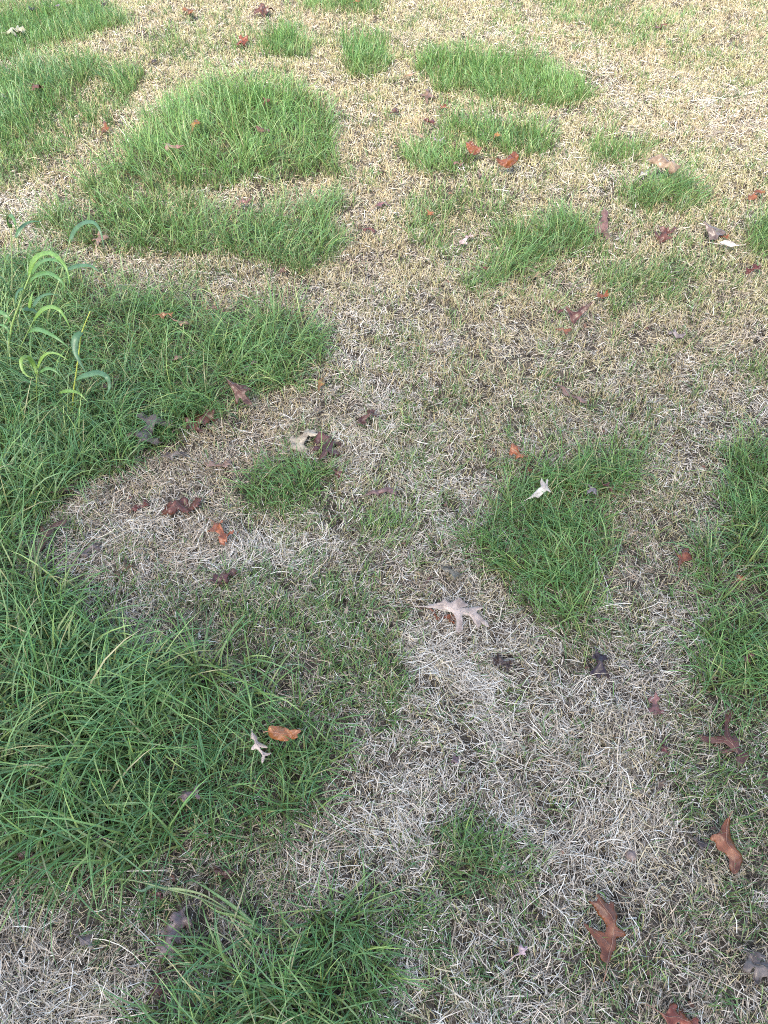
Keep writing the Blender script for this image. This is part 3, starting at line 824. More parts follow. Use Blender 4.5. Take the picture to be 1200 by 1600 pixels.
    (8, 60, 42, 50, .8, 3, 'pmauve', -1.5, 1.4, .050, 'large greyish white crumpled leaf at the top left'),
    (-2, 164, 10, 156, .8, 1, 'mauve', -1.0, .8, .050, 'mauve leaf cut by the left edge on the far left grass'),
    (284, 14, 306, 32, .5, 2, 'rust', -1.8, .9, .030, 'rust leaf with dark tip near the top edge, left of centre'),
    (372, 76, 389, 64, .7, 2, 'rust', -1.8, 1.1, .026, 'rust folded leaf left of a small top tuft'),
    (396, 26, 422, 14, .7, 3, 'maroon', -1.2, 1.4, .026, 'maroon crumpled leaf near the top edge beside the small top tuft'),
    (234, 102, 246, 94, .6, 1, 'dark', 1.5, 1.0, .018, 'small dark scrap on straw between the far left and big far grass'),
    (200, 102, 220, 97, .5, 1, 'pink', -.8, .8, .016, 'faded pink leaf left of the small dark scrap near the top'),
    (42, 22, 56, 15, .6, 1, 'dark', 1.2, 1.0, .050, 'small dark leaf at the top left above the greyish white leaf'),
    (84, 16, 96, 12, .6, 1, 'grey', -1.0, .8, .050, 'grey scrap on the top left grass strip'),
    (158, 18, 172, 8, .6, 1, 'dark', 1.4, 1.0, .035, 'dark leaf at the end of the top left grass strip'),
    (1020, 48, 1042, 42, .5, 2, 'brown', 1.5, 1.0, .022, 'brown leaf on the stubble near the top right corner'),
    (548, 8, 564, 2, .7, 1, 'orange', -1.2, .8, .036, 'orange-tan leaf on the top edge tuft'),
    (153, 394, 160, 366, .5, 1, 'tan', -2.0, .7, .034, 'tan-pink leaf standing behind the tall weed'),
    (118, 1460, 147, 1480, .6, 1, 'mauve', -.8, .6, .014, 'flat slate-mauve leaf left of the dusky crumpled leaf'),
    (334, 1352, 360, 1372, .6, 2, 'maroon', 1.4, 1.1, .014, 'dark maroon leaf above the lying green grass stalk'),
    (238, 1396, 254, 1404, .6, 1, 'red', 1.2, 1.0, .012, 'tiny dark red scrap under the lying green grass stalk'),
    (280, 1246, 312, 1236, .7, 2, 'mauve', -.8, .9, .050, 'mauve-brown leaf buried in the thick bottom-left grass'),
    (1026, 1238, 1034, 1222, .6, 1, 'brown', 1.2, 1.0, .018, 'small brown scrap left of the reddish brown curled leaf'),
    (1073, 1310, 1108, 1328, .5, 1, 'dark', -.8, .6, .012, 'smooth dark brown leaf left of the reddish brown curled leaf'),
    (806, 1494, 820, 1484, .5, 1, 'white', -1.4, .8, .022, 'tiny cream scrap left of the big glossy copper leaf'),
    (702, 1194, 718, 1186, .6, 1, 'mauve', 1.0, 1.0, .014, 'small mauve scrap in straw below the large mauve leaf'),
    (430, 436, 448, 424, .6, 1, 'brown', 1.2, 1.0, .020, 'brown scrap at the lower right of the near far-grass patch'),
    (1040, 522, 1062, 540, .4, 2, 'grey', 1.6, 1.2, .012, 'dark grey shrivelled leaf on stubble at the right'),
    (1158, 1036, 1172, 1024, .7, 2, 'brown', 1.2, 1.0, .030, 'brown scrap inside the green right-edge patch'),
    (1034, 1166, 1040, 1178, .6, 1, 'red', 1.2, 1.0, .012, 'tiny red-brown scrap below the dusty pink upright leaf'),
]
# leaves whose outline can be read off the photo: zoom origin, zoom factor, outline, midrib, side veins, stem, colour,
# tilt towards the viewer (deg), height m, side slope, curvature, crumple
def Z(ox, oy, k, pts):
    return [(ox + x / k, oy + y / k) for x, y in pts]
SHAPED = {
 'large pale mauve lobed oak leaf lying flat on straw at the centre': ((640, 900, 7.5),
   [(185, 318), (260, 300), (380, 275), (410, 240), (440, 265), (480, 285), (520, 265), (590, 225), (640, 265), (700, 300), (690, 320), (610, 335),
    (680, 345), (800, 330), (880, 345), (800, 375), (790, 395), (850, 440), (930, 510), (950, 570), (880, 545), (850, 510), (840, 560), (800, 580),
    (760, 520), (720, 450), (640, 415), (620, 440), (630, 540), (640, 600), (580, 655), (540, 600), (560, 520), (530, 430), (500, 390), (440, 370),
    (330, 350), (220, 345)],
   [(185, 330), (400, 325), (560, 372), (700, 418), (800, 462), (935, 555)],
   [[(560, 372), (580, 320), (600, 240)], [(600, 385), (590, 520), (585, 640)], [(440, 330), (415, 250)], [(700, 410), (780, 365), (865, 347)], [(740, 430), (815, 560)]],
   [(185, 330), (120, 322), (70, 330)], 'pmauve', 14, .032, .12, .0, .45),
 'big glossy copper oak leaf with long stem near the bottom edge': ((880, 1360, 8.571),
   [(605, 1240), (540, 1200), (520, 1120), (540, 1060), (500, 980), (440, 880), (390, 800), (310, 690), (350, 690), (440, 760), (520, 800), (590, 830),
    (600, 740), (590, 690), (560, 640), (500, 580), (450, 500), (390, 430), (350, 390), (420, 410), (470, 400), (480, 370), (455, 330), (480, 300),
    (540, 370), (600, 420), (640, 440), (640, 410), (700, 400), (720, 420), (710, 500), (750, 590), (740, 640), (710, 700), (740, 760), (800, 790),
    (860, 810), (880, 840), (830, 880), (760, 890), (730, 920), (750, 1000), (740, 1050), (690, 1080), (670, 1150), (640, 1210)],
   [(605, 1250), (640, 1100), (680, 950), (690, 800), (685, 680), (640, 580), (560, 480), (500, 400), (470, 320)],
   [[(690, 800), (790, 825), (870, 840)], [(655, 1010), (520, 860), (330, 700)], [(685, 680), (715, 560), (700, 420)], [(620, 560), (480, 450), (370, 400)]],
   [(605, 1250), (595, 1360), (578, 1490)], 'rust', 6, .040, -.55, -3.0, .7),
 'maroon three-lobed leaf with pale pink veins beside the green right edge': ((1060, 1080, 5),
   [(488, 480), (465, 455), (420, 458), (360, 472), (345, 445), (425, 430), (400, 410), (370, 385), (300, 388), (220, 375), (175, 340), (185, 318), (240, 335),
    (330, 330), (372, 332), (378, 260), (380, 190), (405, 130), (435, 112), (450, 150), (425, 200), (412, 270), (415, 330), (440, 350), (452, 305), (480, 330),
    (485, 390), (495, 440), (530, 455), (570, 478), (565, 520), (520, 555), (478, 545), (465, 495)],
   [(488, 472), (440, 412), (380, 352), (325, 306)],
   [[(440, 412), (396, 300), (428, 130)], [(400, 375), (300, 355), (190, 332)], [(488, 472), (550, 500)]],
   [(488, 472), (490, 560), (475, 640)], 'maroon', 5, .026, .10, -5.0, .6),
 'reddish brown curled leaf standing below the maroon three-lobed leaf': ((1060, 1080, 5),
   [(405, 970), (350, 1040), (320, 1110), (280, 1115), (265, 1140), (310, 1165), (330, 1230), (380, 1262), (408, 1300), (418, 1380), (450, 1432), (490, 1400),
    (522, 1310), (500, 1258), (455, 1230), (435, 1150), (415, 1080), (420, 1010)],
   [(405, 972), (380, 1100), (390, 1200), (440, 1280), (458, 1410)], [[(380, 1100), (285, 1130)], [(410, 1230), (500, 1300)]],
   [(405, 972), (415, 950), (425, 935)], 'rust', 8, .036, -.6, -4.0, 1.2),
 'crinkled bright orange leaf resting on the thick bottom-left grass': ((340, 1090, 6.667),
   [(510, 320), (530, 270), (600, 280), (640, 275), (700, 290), (740, 320), (790, 310), (850, 310), (870, 330), (820, 360), (830, 400), (790, 415), (740, 400),
    (720, 435), (660, 435), (600, 420), (540, 400), (510, 370)],
   [(520, 335), (640, 350), (740, 360), (860, 325)], [[(600, 345), (560, 290)], [(640, 350), (690, 420)], [(740, 360), (810, 400)]],
   [(520, 335), (490, 330), (460, 345)], 'orange', 22, .088, -.3, -3.0, 2.6),
 'small forked grey-mauve leaf next to the crinkled orange leaf': ((340, 1090, 6.667),
   [(345, 335), (365, 350), (405, 390), (400, 420), (440, 450), (500, 480), (515, 500), (460, 502), (430, 490), (450, 530), (500, 555), (555, 550), (530, 575),
    (485, 588), (475, 640), (455, 670), (445, 640), (455, 580), (420, 535), (390, 510), (330, 522), (350, 480), (375, 450), (370, 420), (330, 400)],
   [(350, 340), (385, 440), (430, 515), (470, 580), (460, 660)], [[(400, 455), (500, 490)], [(470, 580), (540, 558)]],
   [(350, 340), (345, 320), (340, 300)], 'pmauve', 15, .080, -.5, -3.0, .8),
 'white torn leaf standing in the middle-right green patch': ((780, 680, 6),
   [(270, 585), (320, 540), (380, 480), (398, 470), (393, 420), (405, 382), (432, 430), (442, 452), (453, 395), (468, 398), (465, 470), (502, 522), (455, 505),
    (430, 522), (405, 545), (380, 572), (350, 562), (300, 582)],
   [(270, 585), (380, 515), (430, 470), (408, 392)], [[(430, 470), (460, 400)], [(420, 490), (495, 518)]],
   [(270, 585), (255, 595), (240, 600)], 'white', 30, .075, -.4, -3.0, .7),
 'dark chestnut spiky leaf at the edge of the left grass': ((200, 580, 5.4545),
   [(840, 65), (900, 90), (960, 120), (990, 105), (1010, 130), (1052, 150), (1010, 172), (990, 192), (1030, 230), (1062, 282), (1010, 287), (960, 232), (942, 222),
    (932, 272), (908, 272), (908, 200), (878, 142), (848, 102)],
   [(840, 68), (930, 150), (980, 190), (1045, 275)], [[(940, 160), (1040, 150)], [(920, 150), (920, 265)]],
   [(840, 68), (830, 58), (820, 52)], 'brown', 25, .075, -.5, -3.0, 1.3),
 'slender brown forked leaf at the left end of the bleached mat': ((30, 740, 5.4545),
   [(110, 675), (150, 620), (188, 550), (203, 500), (158, 440), (148, 400), (187, 420), (217, 478), (260, 430), (350, 395), (412, 383), (382, 427), (300, 452),
    (262, 492), (242, 552), (202, 622), (152, 662)],
   [(110, 675), (215, 520), (262, 462), (402, 390)], [[(215, 500), (160, 415)]],
   [(110, 675), (95, 690), (85, 700)], 'brown', 6, .028, -.5, -3.0, .6),
 'wine-red V-shaped leaf on straw under the upper right patches': ((820, 440, 6.667),
   [(428, 252), (470, 288), (502, 320), (540, 328), (570, 288), (640, 278), (695, 256), (645, 312), (592, 352), (552, 402), (510, 442), (480, 400), (458, 342), (438, 300)],
   [(510, 440), (515, 380), (480, 310), (430, 255)], [[(520, 370), (590, 320), (690, 260)]],
   [(510, 440), (508, 460), (505, 480)], 'maroon', 22, .034, .5, 3.0, .9),
 'rosy lobed leaf at the right tip of an upper green patch': ((900, 220, 4),
   [(180, 418), (207, 440), (193, 480), (210, 520), (193, 560), (220, 590), (190, 625), (172, 572), (150, 562), (128, 582), (112, 530), (150, 500), (168, 470), (158, 440)],
   [(180, 420), (176, 510), (190, 620)], [[(176, 500), (120, 545)], [(178, 520), (212, 588)]],
   [(180, 420), (178, 405), (176, 395)], 'pink', 25, .040, -.3, -2.0, .9),
 'mauve-brown leaf on top of a leaf pile at the upper right': ((900, 220, 4),
   [(788, 508), (850, 528), (890, 538), (955, 548), (932, 580), (892, 592), (882, 624), (840, 612), (828, 570)],
   [(790, 510), (860, 570), (880, 618)], [[(850, 560), (945, 552)]],
   [(790, 510), (775, 500), (765, 490)], 'mauve', 22, .042, -.5, -3.0, 1.2),
 'whitish curled leaf at the foot of the upper right leaf pile': ((900, 220, 4),
   [(888, 642), (930, 632), (970, 648), (1022, 665), (962, 674), (930, 660)],
   [(890, 642), (960, 660), (1020, 666)], [], [(1020, 666), (1035, 664), (1050, 660)], 'white', 25, .030, .6, 3.0, 1.0),
 'mottled cream and rust leaf over the upper right grass': ((900, 220, 4),
   [(428, 130), (480, 105), (540, 95), (600, 130), (632, 160), (662, 158), (622, 202), (590, 208), (570, 180), (530, 172), (500, 142), (450, 142)],
   [(430, 130), (530, 135), (600, 165), (655, 162)], [[(530, 135), (585, 200)]],
   [(430, 130), (410, 130), (395, 128)], 'tan', 30, .085, -.4, -3.0, 2.0),
 'bright rust crumpled leaf, lefthand of two in the upper middle': ((620, 130, 5),
   [(538, 450), (582, 438), (612, 470), (640, 500), (668, 488), (652, 522), (610, 552), (568, 532), (543, 490)],
   [(545, 455), (600, 500), (660, 495)], [[(590, 490), (600, 545)]], [(545, 455), (535, 445), (528, 440)], 'rust', 32, .070, -.4, -3.0, 2.2),
 'bright rust crumpled leaf, righthand of two in the upper middle': ((620, 130, 5),
   [(772, 590), (820, 583), (858, 590), (880, 550), (922, 518), (958, 570), (942, 602), (900, 642), (860, 652), (818, 640)],
   [(775, 595), (860, 615), (930, 545)], [[(860, 615), (930, 600)]], [(775, 595), (765, 590), (755, 588)], 'rust', 35, .070, -.4, -3.0, 2.2),
}

def shaped_leaf(seed, lab):
    (ox, oy, k), outl, mid, veins, stem_, cn, tilt, hgt, k1, k2, crum = SHAPED[lab]
    r = random.Random(seed)
    outl, mid, stem_ = Z(ox, oy, k, outl), Z(ox, oy, k, mid), Z(ox, oy, k, stem_)
    veins = [Z(ox, oy, k, v) for v in veins]
    cx = sum(p[0] for p in outl) / len(outl); cy = sum(p[1] for p in outl) / len(outl)
    hgt += .012; k1 *= .6; k2 *= .5
    c0 = gpt(cx, cy, hgt)
    tl = R(tilt)
    e1, e2, nn = Vector((1, 0, 0)), Vector((0, math.cos(tl), math.sin(tl))), Vector((0, -math.sin(tl), math.cos(tl)))
    eye = Vector((0, 0, CAM_H))
    def loc(p):
        d = gpt(p[0], p[1], 0) - eye
        q = eye + d * ((c0 - eye).dot(nn) / d.dot(nn)) - c0
        return Vector((q.dot(e1), q.dot(e2)))
    O = [loc(p) for p in outl]; M = [loc(p) for p in mid]; VV = [[loc(p) for p in v] for v in veins]; S = [loc(p) for p in stem_]
    O2 = []
    for i in range(len(O)):                      # finer, slightly ragged edge
        a, b = O[i], O[(i + 1) % len(O)]
        O2 += [a * .85 + b * .15, a * .5 + b * .5 + Vector((r.gauss(0, .0006), r.gauss(0, .0006))), a * .15 + b * .85]
    x0, x1 = min(p.x for p in O), max(p.x for p in O); y0, y1 = min(p.y for p in O), max(p.y for p in O)
    size = max(x1 - x0, y1 - y0)
    stp = max(.004, size / 26)
    def pip(x, y):
        c = False
        for i in range(len(O2)):
            a, b = O2[i], O2[(i + 1) % len(O2)]
            if (a.y > y) != (b.y > y) and x < (b.x - a.x) * (y - a.y) / (b.y - a.y) + a.x:
                c = not c
        return c
    inn = []
    yy = y0
    while yy < y1:
        xx = x0
        while xx < x1:
            if pip(xx, yy):
                inn.append(Vector((xx + r.uniform(-.2, .2) * stp, yy + r.uniform(-.2, .2) * stp)))
            xx += stp
        yy += stp
    res = delaunay_2d_cdt(O2 + inn, [], [list(range(len(O2)))], 1, 1e-6)
    def dist(p, line):
        best = 9
        for a, b in zip(line[:-1], line[1:]):
            ab = b - a
            t = max(0, min(1, (p - a).dot(ab) / max(1e-9, ab.length_squared)))
            best = min(best, (a + ab * t - p).length)
        return best
    ph = [r.uniform(0, 6.28) for _ in range(6)]
    q = 1 / size
    def h(p):
        d = dist(p, M)
        z = k1 * d + k2 * d * d
        for v in VV:                              # each lobe is keeled along its own vein
            z -= .22 * min(dist(p, v), .012)
        z += crum * size * (.022 * math.sin(9 * q * p.x + 7 * q * p.y + ph[0]) + .022 * math.sin(-8 * q * p.x + 12 * q * p.y + ph[1])
                            + .010 * math.sin(22 * q * p.x + 17 * q * p.y + ph[2]) + .008 * math.sin(27 * q * p.y - 19 * q * p.x + ph[3]))
        return z
    vs = [Vector((p.x, p.y, h(p))) for p in res[0]]
    leaf = mesh_obj('oak_leaf', vs, [tuple(f) for f in res[2]], M_LEAF)
    md = leaf.modifiers.new('thickness', 'SOLIDIFY'); md.thickness = .0006; md.offset = 0
    col = C[cn]
    leaf.color = (*col, 1)
    def line(pts, rad, name, taper):
        p = catmull([(a.x, a.y, 0) for a in pts], 4)
        p = [Vector((a.x, a.y, h(a.xy) + .0005)) for a in p]
        v, f = tube(p, [rad * (1 - taper * i / len(p)) for i in range(len(p))], 5)
        o = mesh_obj(name, v, f, M_VEIN, leaf); o.color = (*[c * 1.15 for c in col], 1)
    line(S[::-1][:-1] + M, .0011, 'stem', .6)
    for v in VV:
        line(v, .0006, 'vein', .5)
    R3 = Matrix((e1, e2, nn)).transposed().to_4x4()
    leaf.matrix_world = Matrix.Translation(c0 + Vector((0, 0, float(ground_z(c0.x, c0.y))))) @ R3
    return leaf

lr = random.Random(77)
for i, (bx_, by_, tx_, ty_, wid, n, cn, curl, crum, lift, lab) in enumerate(LEAVES):
    if lab in SHAPED:
        tag(shaped_leaf(500 + i, lab), lab, 'leaf', 'fallen oak leaves on the lawn')
        continue
    a, b = gpt(bx_, by_, lift), gpt(tx_, ty_, lift)
    ln = (b - a).length
    ln = min(max(ln, .028), .19) * (.88 if by_ < 520 else 1.12)
    col = tuple(c * lr.uniform(.85, 1.15) for c in C[cn])
    leaf, vs = make_leaf(1000 + i, ln, wid * lr.uniform(.95, 1.1), n, curl * 1.25, crum * 1.3, lr.uniform(-.9, .9), lr.uniform(-.6, .6), col,
                         min(.05, ln * lr.uniform(.22, .42)))
    yaw = math.atan2(b.y - a.y, b.x - a.x)
    rot = Matrix.Rotation(yaw, 4, 'Z') @ Matrix.Rotation(lr.uniform(-.22, .12), 4, 'Y') @ Matrix.Rotation(lr.uniform(-.25, .25), 4, 'X')
    mid = (a + b) / 2
    centre = rot @ Vector((ln * .5, 0, 0))
    zs = sorted((rot @ v).z for v in vs)
    gz = float(ground_z(mid.x, mid.y))
    leaf.matrix_world = Matrix.Translation((mid.x - centre.x, mid.y - centre.y, gz + lift + .011 - zs[len(zs) // 4])) @ rot
    tag(leaf, lab, 'leaf', 'fallen oak leaves on the lawn')

# --- crumbs of broken leaf between the straws
x, y = scatter(60)
n = len(x)
c = mixc((.05, .03, .022), (.17, .075, .045), rng.random(n))
pm = rng.random(n) < .3
c[pm] = mixc((.16, .12, .10), (.26, .20, .16), rng.random(pm.sum()))
P = np.stack([x, y, ground_z(x, y) + rng.uniform(.008, .024, n)], 1)
ribbons('leaf_crumbs', M_STRAW, P, rng.uniform(0, 6.28, n), rng.normal(.1, .4, n), rng.normal(.6, .9, n), rng.normal(0, .9, n),
        rng.uniform(.006, .022, n), rng.uniform(.004, .011, n), rng.normal(0, .5, n), c, c * .9, 4, .3, 'small brown crumbs of broken leaf among the straw', 'leaf litter')

# ------------------------------------------------------------------ broad-bladed weeds at the left
def mat_weed():
    m = bpy.data.materials.new('weed blade'); m.use_nodes = True
    nt = m.node_tree; L = nt.links.new; pb = nt.nodes['Principled BSDF']; out = nt.nodes['Material Output']
    oi = nt.nodes.new('ShaderNodeObjectInfo'); tc = nt.nodes.new('ShaderNodeTexCoord')
    ns = nt.nodes.new('ShaderNodeTexNoise'); ns.inputs['Scale'].default_value = 60; ns.inputs['Detail'].default_value = 4
    rp = nt.nodes.new('ShaderNodeValToRGB')
    rp.color_ramp.elements[0].position = .3; rp.color_ramp.elements[0].color = (.75, .75, .75, 1)
    rp.color_ramp.elements[1].position = .7; rp.color_ramp.elements[1].color = (1.15, 1.12, 1.1, 1)
    mul = nt.nodes.new('ShaderNodeMixRGB'); mul.blend_type = 'MULTIPLY'; mul.inputs['Fac'].default_value = 1
    L(tc.outputs['Object'], ns.inputs['Vector']); L(ns.outputs['Fac'], rp.inputs['Fac'])
    L(oi.outputs['Color'], mul.inputs['Color1']); L(rp.outputs['Color'], mul.inputs['Color2'])
    L(mul.outputs['Color'], pb.inputs['Base Color'])
    pb.inputs['Roughness'].default_value = .38; pb.inputs['Specular IOR Level'].default_value = .5
    tr = nt.nodes.new('ShaderNodeBsdfTranslucent'); ms = nt.nodes.new('ShaderNodeMixShader'); ms.inputs[0].default_value = .35
    L(mul.outputs['Color'], tr.inputs['Color']); L(pb.outputs[0], ms.inputs[1]); L(tr.outputs[0], ms.inputs[2])
    L(ms.outputs[0], out.inputs['Surface'])
    return m
M_WEED = mat_weed()

def weed_blade(root, path, width, color, tilt=0.0, origin=None):
    p = catmull(path)
    n = len(p)
    vs, fs = [], []
    for i, q in enumerate(p):
        t = (p[min(i + 1, n - 1)] - p[max(i - 1, 0)]).normalized()
        face = Vector((math.sin(tilt), -.55 * math.cos(tilt), .85)).normalized()
        sd = t.cross(face)
        sd = sd.normalized() if sd.length > .05 else Vector((1, 0, 0))
        up = sd.cross(t).normalized()
        s = i / (n - 1)
        w = width * .54 * min(1, .45 + 2.2 * s) * (1 - s ** 1.35) ** .9 + .0003
        vs += [q - sd * w + up * w * .35 - origin, q - origin, q + sd * w + up * w * .35 - origin]
    for i in range(n - 1):
        a = i * 3
        fs += [(a, a + 1, a + 4, a + 3), (a + 1, a + 2, a + 5, a + 4)]
    o = mesh_obj('blade', vs, fs, M_WEED, root)
    sdm = o.modifiers.new('thickness', 'SOLIDIFY'); sdm.thickness = .0005; sdm.offset = 0
    o.color = (*color, 1)
    return o

def weed(name, label, base_px, Y, stems, blades, cat='weed'):
    g = gpt(*base_px); g.y = Y; g.z = float(ground_z(g.x, Y))
    root = bpy.data.objects.new(name, None); COL.objects.link(root); root.location = g
    root.empty_display_size = .05
    for pts, r, col in stems:
        path = [g] if pts[0] is None else []
        path += [at(px, py, Y + dy) for px, py, dy in pts[(1 if pts[0] is None else 0):]]
        path = catmull(path, 4)
        nn = len(path)
        v, f = tube([q - g for q in path], [r * 1.25 * (1.1 - .5 * k / nn) for k in range(nn)], 6)
        o = mesh_obj('stem', v, f, M_WEED, root); o.color = (*col, 1)
    for pts, w, col, tilt in blades:
        weed_blade(root, [at(px, py, Y + dy) for px, py, dy in pts], w, col, tilt, g)
    tag(root, label, cat)
    return root

GB, GM, GL, GY_ = (.085, .175, .080), (.11, .225, .070), (.17, .30, .065), (.21, .33, .07)
ST = (.30, .36, .16)
weed('tall_weed', 'tall thin weed shoot with one upright blade at the left edge', (26, 560), 1.95,
     [([None, (30, 510, 0), (20, 462, 0), (19, 420, .01), (17, 352, .02)], .0021, ST)],
     [([(17, 356, .02), (13, 343, .0), (16, 337, -.02), (22, 344, -.04), (27, 366, -.05)], .016, GM, .3),
      ([(25, 372, .0), (33, 357, .02), (47, 347, .04), (66, 346, .06)], .013, GB, 0),
      ([(20, 464, 0), (12, 448, -.02), (2, 434, -.03), (-14, 428, -.03)], .014, GB, -.2),
      ([(-10, 486, -.02), (4, 489, -.04), (13, 496, -.05), (13, 503, -.05), (7, 507, -.05)], .013, GM, 0),
      ([(-8, 507, -.04), (6, 509, -.06), (14, 519, -.07), (14, 536, -.08)], .008, GM, 0)])
weed('tall_weed', 'leafy bright weed shoot with several arching blades over the left grass', (12, 560), 1.88,
     [([None, (18, 512, 0), (28, 482, .0), (38, 452, .01), (48, 428, .015)], .0028, (.26, .36, .12)),
      ([(27, 486, 0), (36, 460, .01), (46, 434, .015)], .0018, (.42, .44, .20)),
      ([None, (30, 545, -.02), (43, 520, -.03), (53, 500, -.04)], .0017, (.22, .32, .10))],
     [([(47, 432, .015), (51, 412, .02), (62, 400, .02), (78, 396, .0), (92, 404, -.03), (104, 420, -.06), (110, 447, -.08)], .019, GL, .1),
      ([(49, 430, .01), (60, 414, .0), (76, 406, -.02), (94, 411, -.04), (108, 430, -.05)], .014, GM, .2),
      ([(46, 441, .01), (58, 431, .0), (74, 427, -.01), (90, 434, -.04), (99, 446, -.05), (92, 455, -.05)], .015, GM, 0),
      ([(37, 451, .01), (29, 456, .0), (25, 467, -.02), (23, 480, -.03)], .014, GB, -.6),
      ([(46, 482, -.02), (48, 470, -.02), (51, 456, -.01)], .011, GL, .2),
      ([(52, 480, .02), (60, 468, .03), (74, 460, .03), (92, 461, .02)], .013, GB, 0),
      ([(36, 484, .0), (50, 484, .02), (66, 494, .02)], .014, GB, .2),
      ([(53, 501, -.04), (64, 487, -.05), (78, 480, -.06), (92, 484, -.08), (102, 497, -.09), (110, 513, -.10)], .015, GL, .1),
      ([(44, 519, -.03), (58, 515, -.05), (76, 521, -.08), (94, 532, -.10), (110, 546, -.11)], .015, GM, .0)])
weed('tall_weed', 'slanting weed shoot with a drooping top blade above the pale straw', (66, 520), 2.05,
     [([None, (82, 470, 0), (92, 440, .0), (100, 412, .01), (110, 374, .02)], .0023, ST)],
     [([(109, 378, .02), (117, 362, .03), (130, 350, .02), (146, 348, .0), (157, 362, -.03), (163, 390, -.05)], .018, GB, .1),
      ([(104, 422, .02), (122, 416, .02), (142, 416, .0), (158, 427, -.02)], .015, GB, 0)])
weed('tall_weed', 'low weed shoot with two curled yellow-green blades in the left grass', (56, 640), 1.66,
     [([None, (57, 600, 0), (59, 578, 0)], .0016, (.26, .34, .10))],
     [([(58, 584, 0), (52, 568, .01), (42, 558, .0), (33, 563, -.02), (35, 578, -.04), (44, 588, -.05), (53, 590, -.06)], .013, GY_, .2),
      ([(59, 576, 0), (65, 561, .0), (76, 552, -.01), (90, 553, -.03), (107, 563, -.05)], .011, GY_, 0),
      ([(61, 583, 0), (74, 576, -.01), (87, 580, -.02), (97, 592, -.03)], .011, GM, 0)])
weed('tall_weed', 'weed shoot with yellow stem and two drooping blue-green blades', (112, 650), 1.63,
     [([None, (115, 612, 0), (118, 590, 0), (124, 545, .0), (128, 519, .01), (141, 486, .02)], .0018, (.42, .46, .10))],
     [([(128, 519, .01), (119, 528, -.01), (117, 545, -.03), (122, 561, -.05), (135, 583, -.07)], .020, GB, .2),
      ([(117, 594, 0), (133, 587, -.01), (153, 583, -.02), (166, 588, -.04), (171, 600, -.05), (169, 612, -.06), (161, 621, -.06)], .017, GB, .1),
      ([(92, 614, .02), (108, 611, .0), (124, 615, -.02), (139, 630, -.04)], .011, GL, 0)])

# ------------------------------------------------------------------ a green seed stalk lying on the straw, bottom left
def lying(pts, z):
    return [gpt(px, py, zz) for (px, py), zz in zip(pts, z)]
sp_ = lying([(150, 1371), (205, 1375), (262, 1389), (312, 1403), (352, 1422), (405, 1448)], [.03, .035, .035, .03, .025, .02])
g0 = sp_[0].copy(); g0.z = 0
root = bpy.data.objects.new('grass_stalk', None); COL.objects.link(root); root.location = g0
pth = catmull(sp_, 4)
v, f = tube([q - g0 for q in pth], [.0012 + .0012 * k / len(pth) for k in range(len(pth))], 6)
o = mesh_obj('stem', v, f, M_WEED, root); o.color = (.19, .24, .10, 1)
for pts, z, w, col in (([(258, 1388), (285, 1390), (322, 1400), (372, 1432)], [.036, .036, .034, .02], .005, (.20, .26, .10)),
                       ([(404, 1450), (370, 1420), (330, 1392), (296, 1372)], [.02, .03, .034, .03], .007, (.12, .22, .07)),
                       ([(398, 1446), (372, 1432), (340, 1424), (312, 1404)], [.02, .026, .03, .034], .006, (.16, .26, .07)),
                       ([(262, 1389), (240, 1383), (222, 1392), (205, 1386)], [.036, .03, .024, .016], .008, (.09, .18, .09))):
    weed_blade(root, lying(pts, z), w, col, 0, g0)
tag(root, 'long pale green grass stalk lying across straw at the bottom left', 'grass stalk')

# ------------------------------------------------------------------ acorn on the straw
def lathe(prof, sides=14):
    vs, fs = [], []
    for x_, r_ in prof:
        for k in range(sides):
            th = 2 * math.pi * k / sides
            vs.append((x_, r_ * math.cos(th), r_ * math.sin(th)))
    for i in range(len(prof) - 1):
        for k in range(sides):
            k2 = (k + 1) % sides
            fs.append((i * sides + k, i * sides + k2, (i + 1) * sides + k2, (i + 1) * sides + k))
    return vs, fs
p = gpt(986, 1337, .02)
root = bpy.data.objects.new('acorn', None); COL.objects.link(root); root.location = (p.x, p.y, float(ground_z(p.x, p.y)) + .020)
root.rotation_euler = (0, .3, .8)
v, f = lathe([(-.002, .0085), (.004, .0092), (.010, .0082), (.014, .0055), (.016, .0022), (.0178, .0003)])
o = mesh_obj('nut', v, f, M_LEAF, root); o.color = (.20, .14, .12, 1)
v, f = lathe([(-.0095, .0004), (-.0092, .004), (-.007, .0082), (-.003, .0104), (.0005, .0106), (.0008, .0096)])
o = mesh_obj('cap', v, f, M_LEAF, root); o.color = (.24, .18, .15, 1)
tag(root, 'grey-brown acorn on straw left of the smooth dark brown leaf', 'acorn')

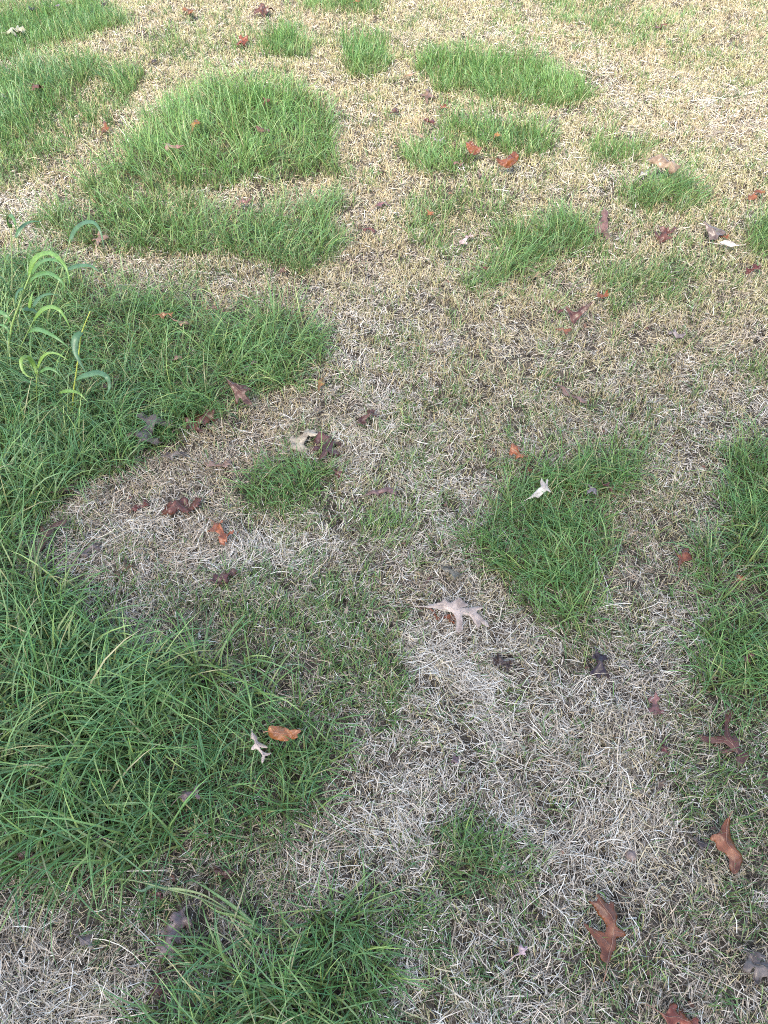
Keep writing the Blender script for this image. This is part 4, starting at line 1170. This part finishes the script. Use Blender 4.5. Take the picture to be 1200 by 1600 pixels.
# ------------------------------------------------------------------ an unseen oak, added behind the camera to shade the near lawn
def build_shade_oak():
    r = random.Random(5)
    bx0, by0 = -2.2, -5.2
    root = bpy.data.objects.new('added_shade_oak', None); COL.objects.link(root); root.location = (bx0, by0, 0)
    bark = bpy.data.materials.new('oak bark'); bark.use_nodes = True
    nt = bark.node_tree; pb = nt.nodes['Principled BSDF']
    ns = nt.nodes.new('ShaderNodeTexNoise'); ns.inputs['Scale'].default_value = 14; ns.inputs['Detail'].default_value = 8
    rp = nt.nodes.new('ShaderNodeValToRGB'); rp.color_ramp.elements[0].color = (.05, .04, .03, 1); rp.color_ramp.elements[1].color = (.22, .18, .14, 1)
    nt.links.new(ns.outputs['Fac'], rp.inputs['Fac']); nt.links.new(rp.outputs['Color'], pb.inputs['Base Color']); pb.inputs['Roughness'].default_value = .9
    v, f = tube([(0, 0, -.1), (.02, .02, .5), (.0, .05, 1.5), (.06, .1, 2.6), (.1, .2, 3.8), (.12, .3, 5.6)], [.34, .25, .21, .19, .15, .05], 12)
    mesh_obj('trunk', v, f, bark, root)
    cr = Vector((.9, 1.35, 4.7)); rx, ry, rz = CROWN_R
    tips = []
    for k in range(11):
        a = k * 2.4 + r.uniform(-.3, .3)
        e = Vector((cr.x + rx * .7 * math.cos(a), cr.y + ry * .7 * math.sin(a), cr.z + r.uniform(-.6, .9)))
        z0 = r.uniform(2.2, 4.4)
        s0 = Vector((.06, .12, z0))
        m1 = s0.lerp(e, .5) + Vector((0, 0, .35))
        v, f = tube(catmull([s0, m1, e], 4), [.09 * (1 - .085 * q) for q in range(9)], 7)
        mesh_obj('limb', v, f, bark, root); tips += [m1, e]
    vs, fs, cols = [], [], []
    nclump = 310  # clump count sets how much sun the added crown blocks
    for c in range(nclump):
        while True:
            d = Vector((r.uniform(-1, 1), r.uniform(-1, 1), r.uniform(-1, 1)))
            if .25 < d.length < 1: break
        cc = Vector((cr.x + d.x * rx, cr.y + d.y * ry, cr.z + d.z * rz))
        g_ = r.uniform(.7, 1.2)
        for q in range(26):
            p0 = cc + Vector((r.gauss(0, .17), r.gauss(0, .17), r.gauss(0, .13)))
            t = Vector((r.gauss(0, 1), r.gauss(0, 1), r.gauss(0, .5))).normalized()
            sd = t.cross(Vector((r.gauss(0, .4), r.gauss(0, .4), 1))).normalized()
            L_, w_ = r.uniform(.09, .14), r.uniform(.03, .045)
            b0 = len(vs)
            vs += [p0, p0 + t * L_ * .45 + sd * w_, p0 + t * L_, p0 + t * L_ * .45 - sd * w_]
            fs.append((b0, b0 + 1, b0 + 2, b0 + 3))
            cc_ = (.06 * g_, .12 * g_, .03 * g_, 1) if r.random() > .25 else (.20 * g_, .12 * g_, .04 * g_, 1)
            cols += [cc_] * 4
    o = mesh_obj('crown', vs, fs, M_GREEN, root, False)
    ca = o.data.attributes.new('tint', 'FLOAT_COLOR', 'POINT'); ca.data.foreach_set('color', np.array(cols, np.float32).ravel())
    tag(root, 'unseen oak tree added behind the viewer to shade the near lawn', 'tree')
CROWN_R = (3.2, 2.3, 1.6)
build_shade_oak()
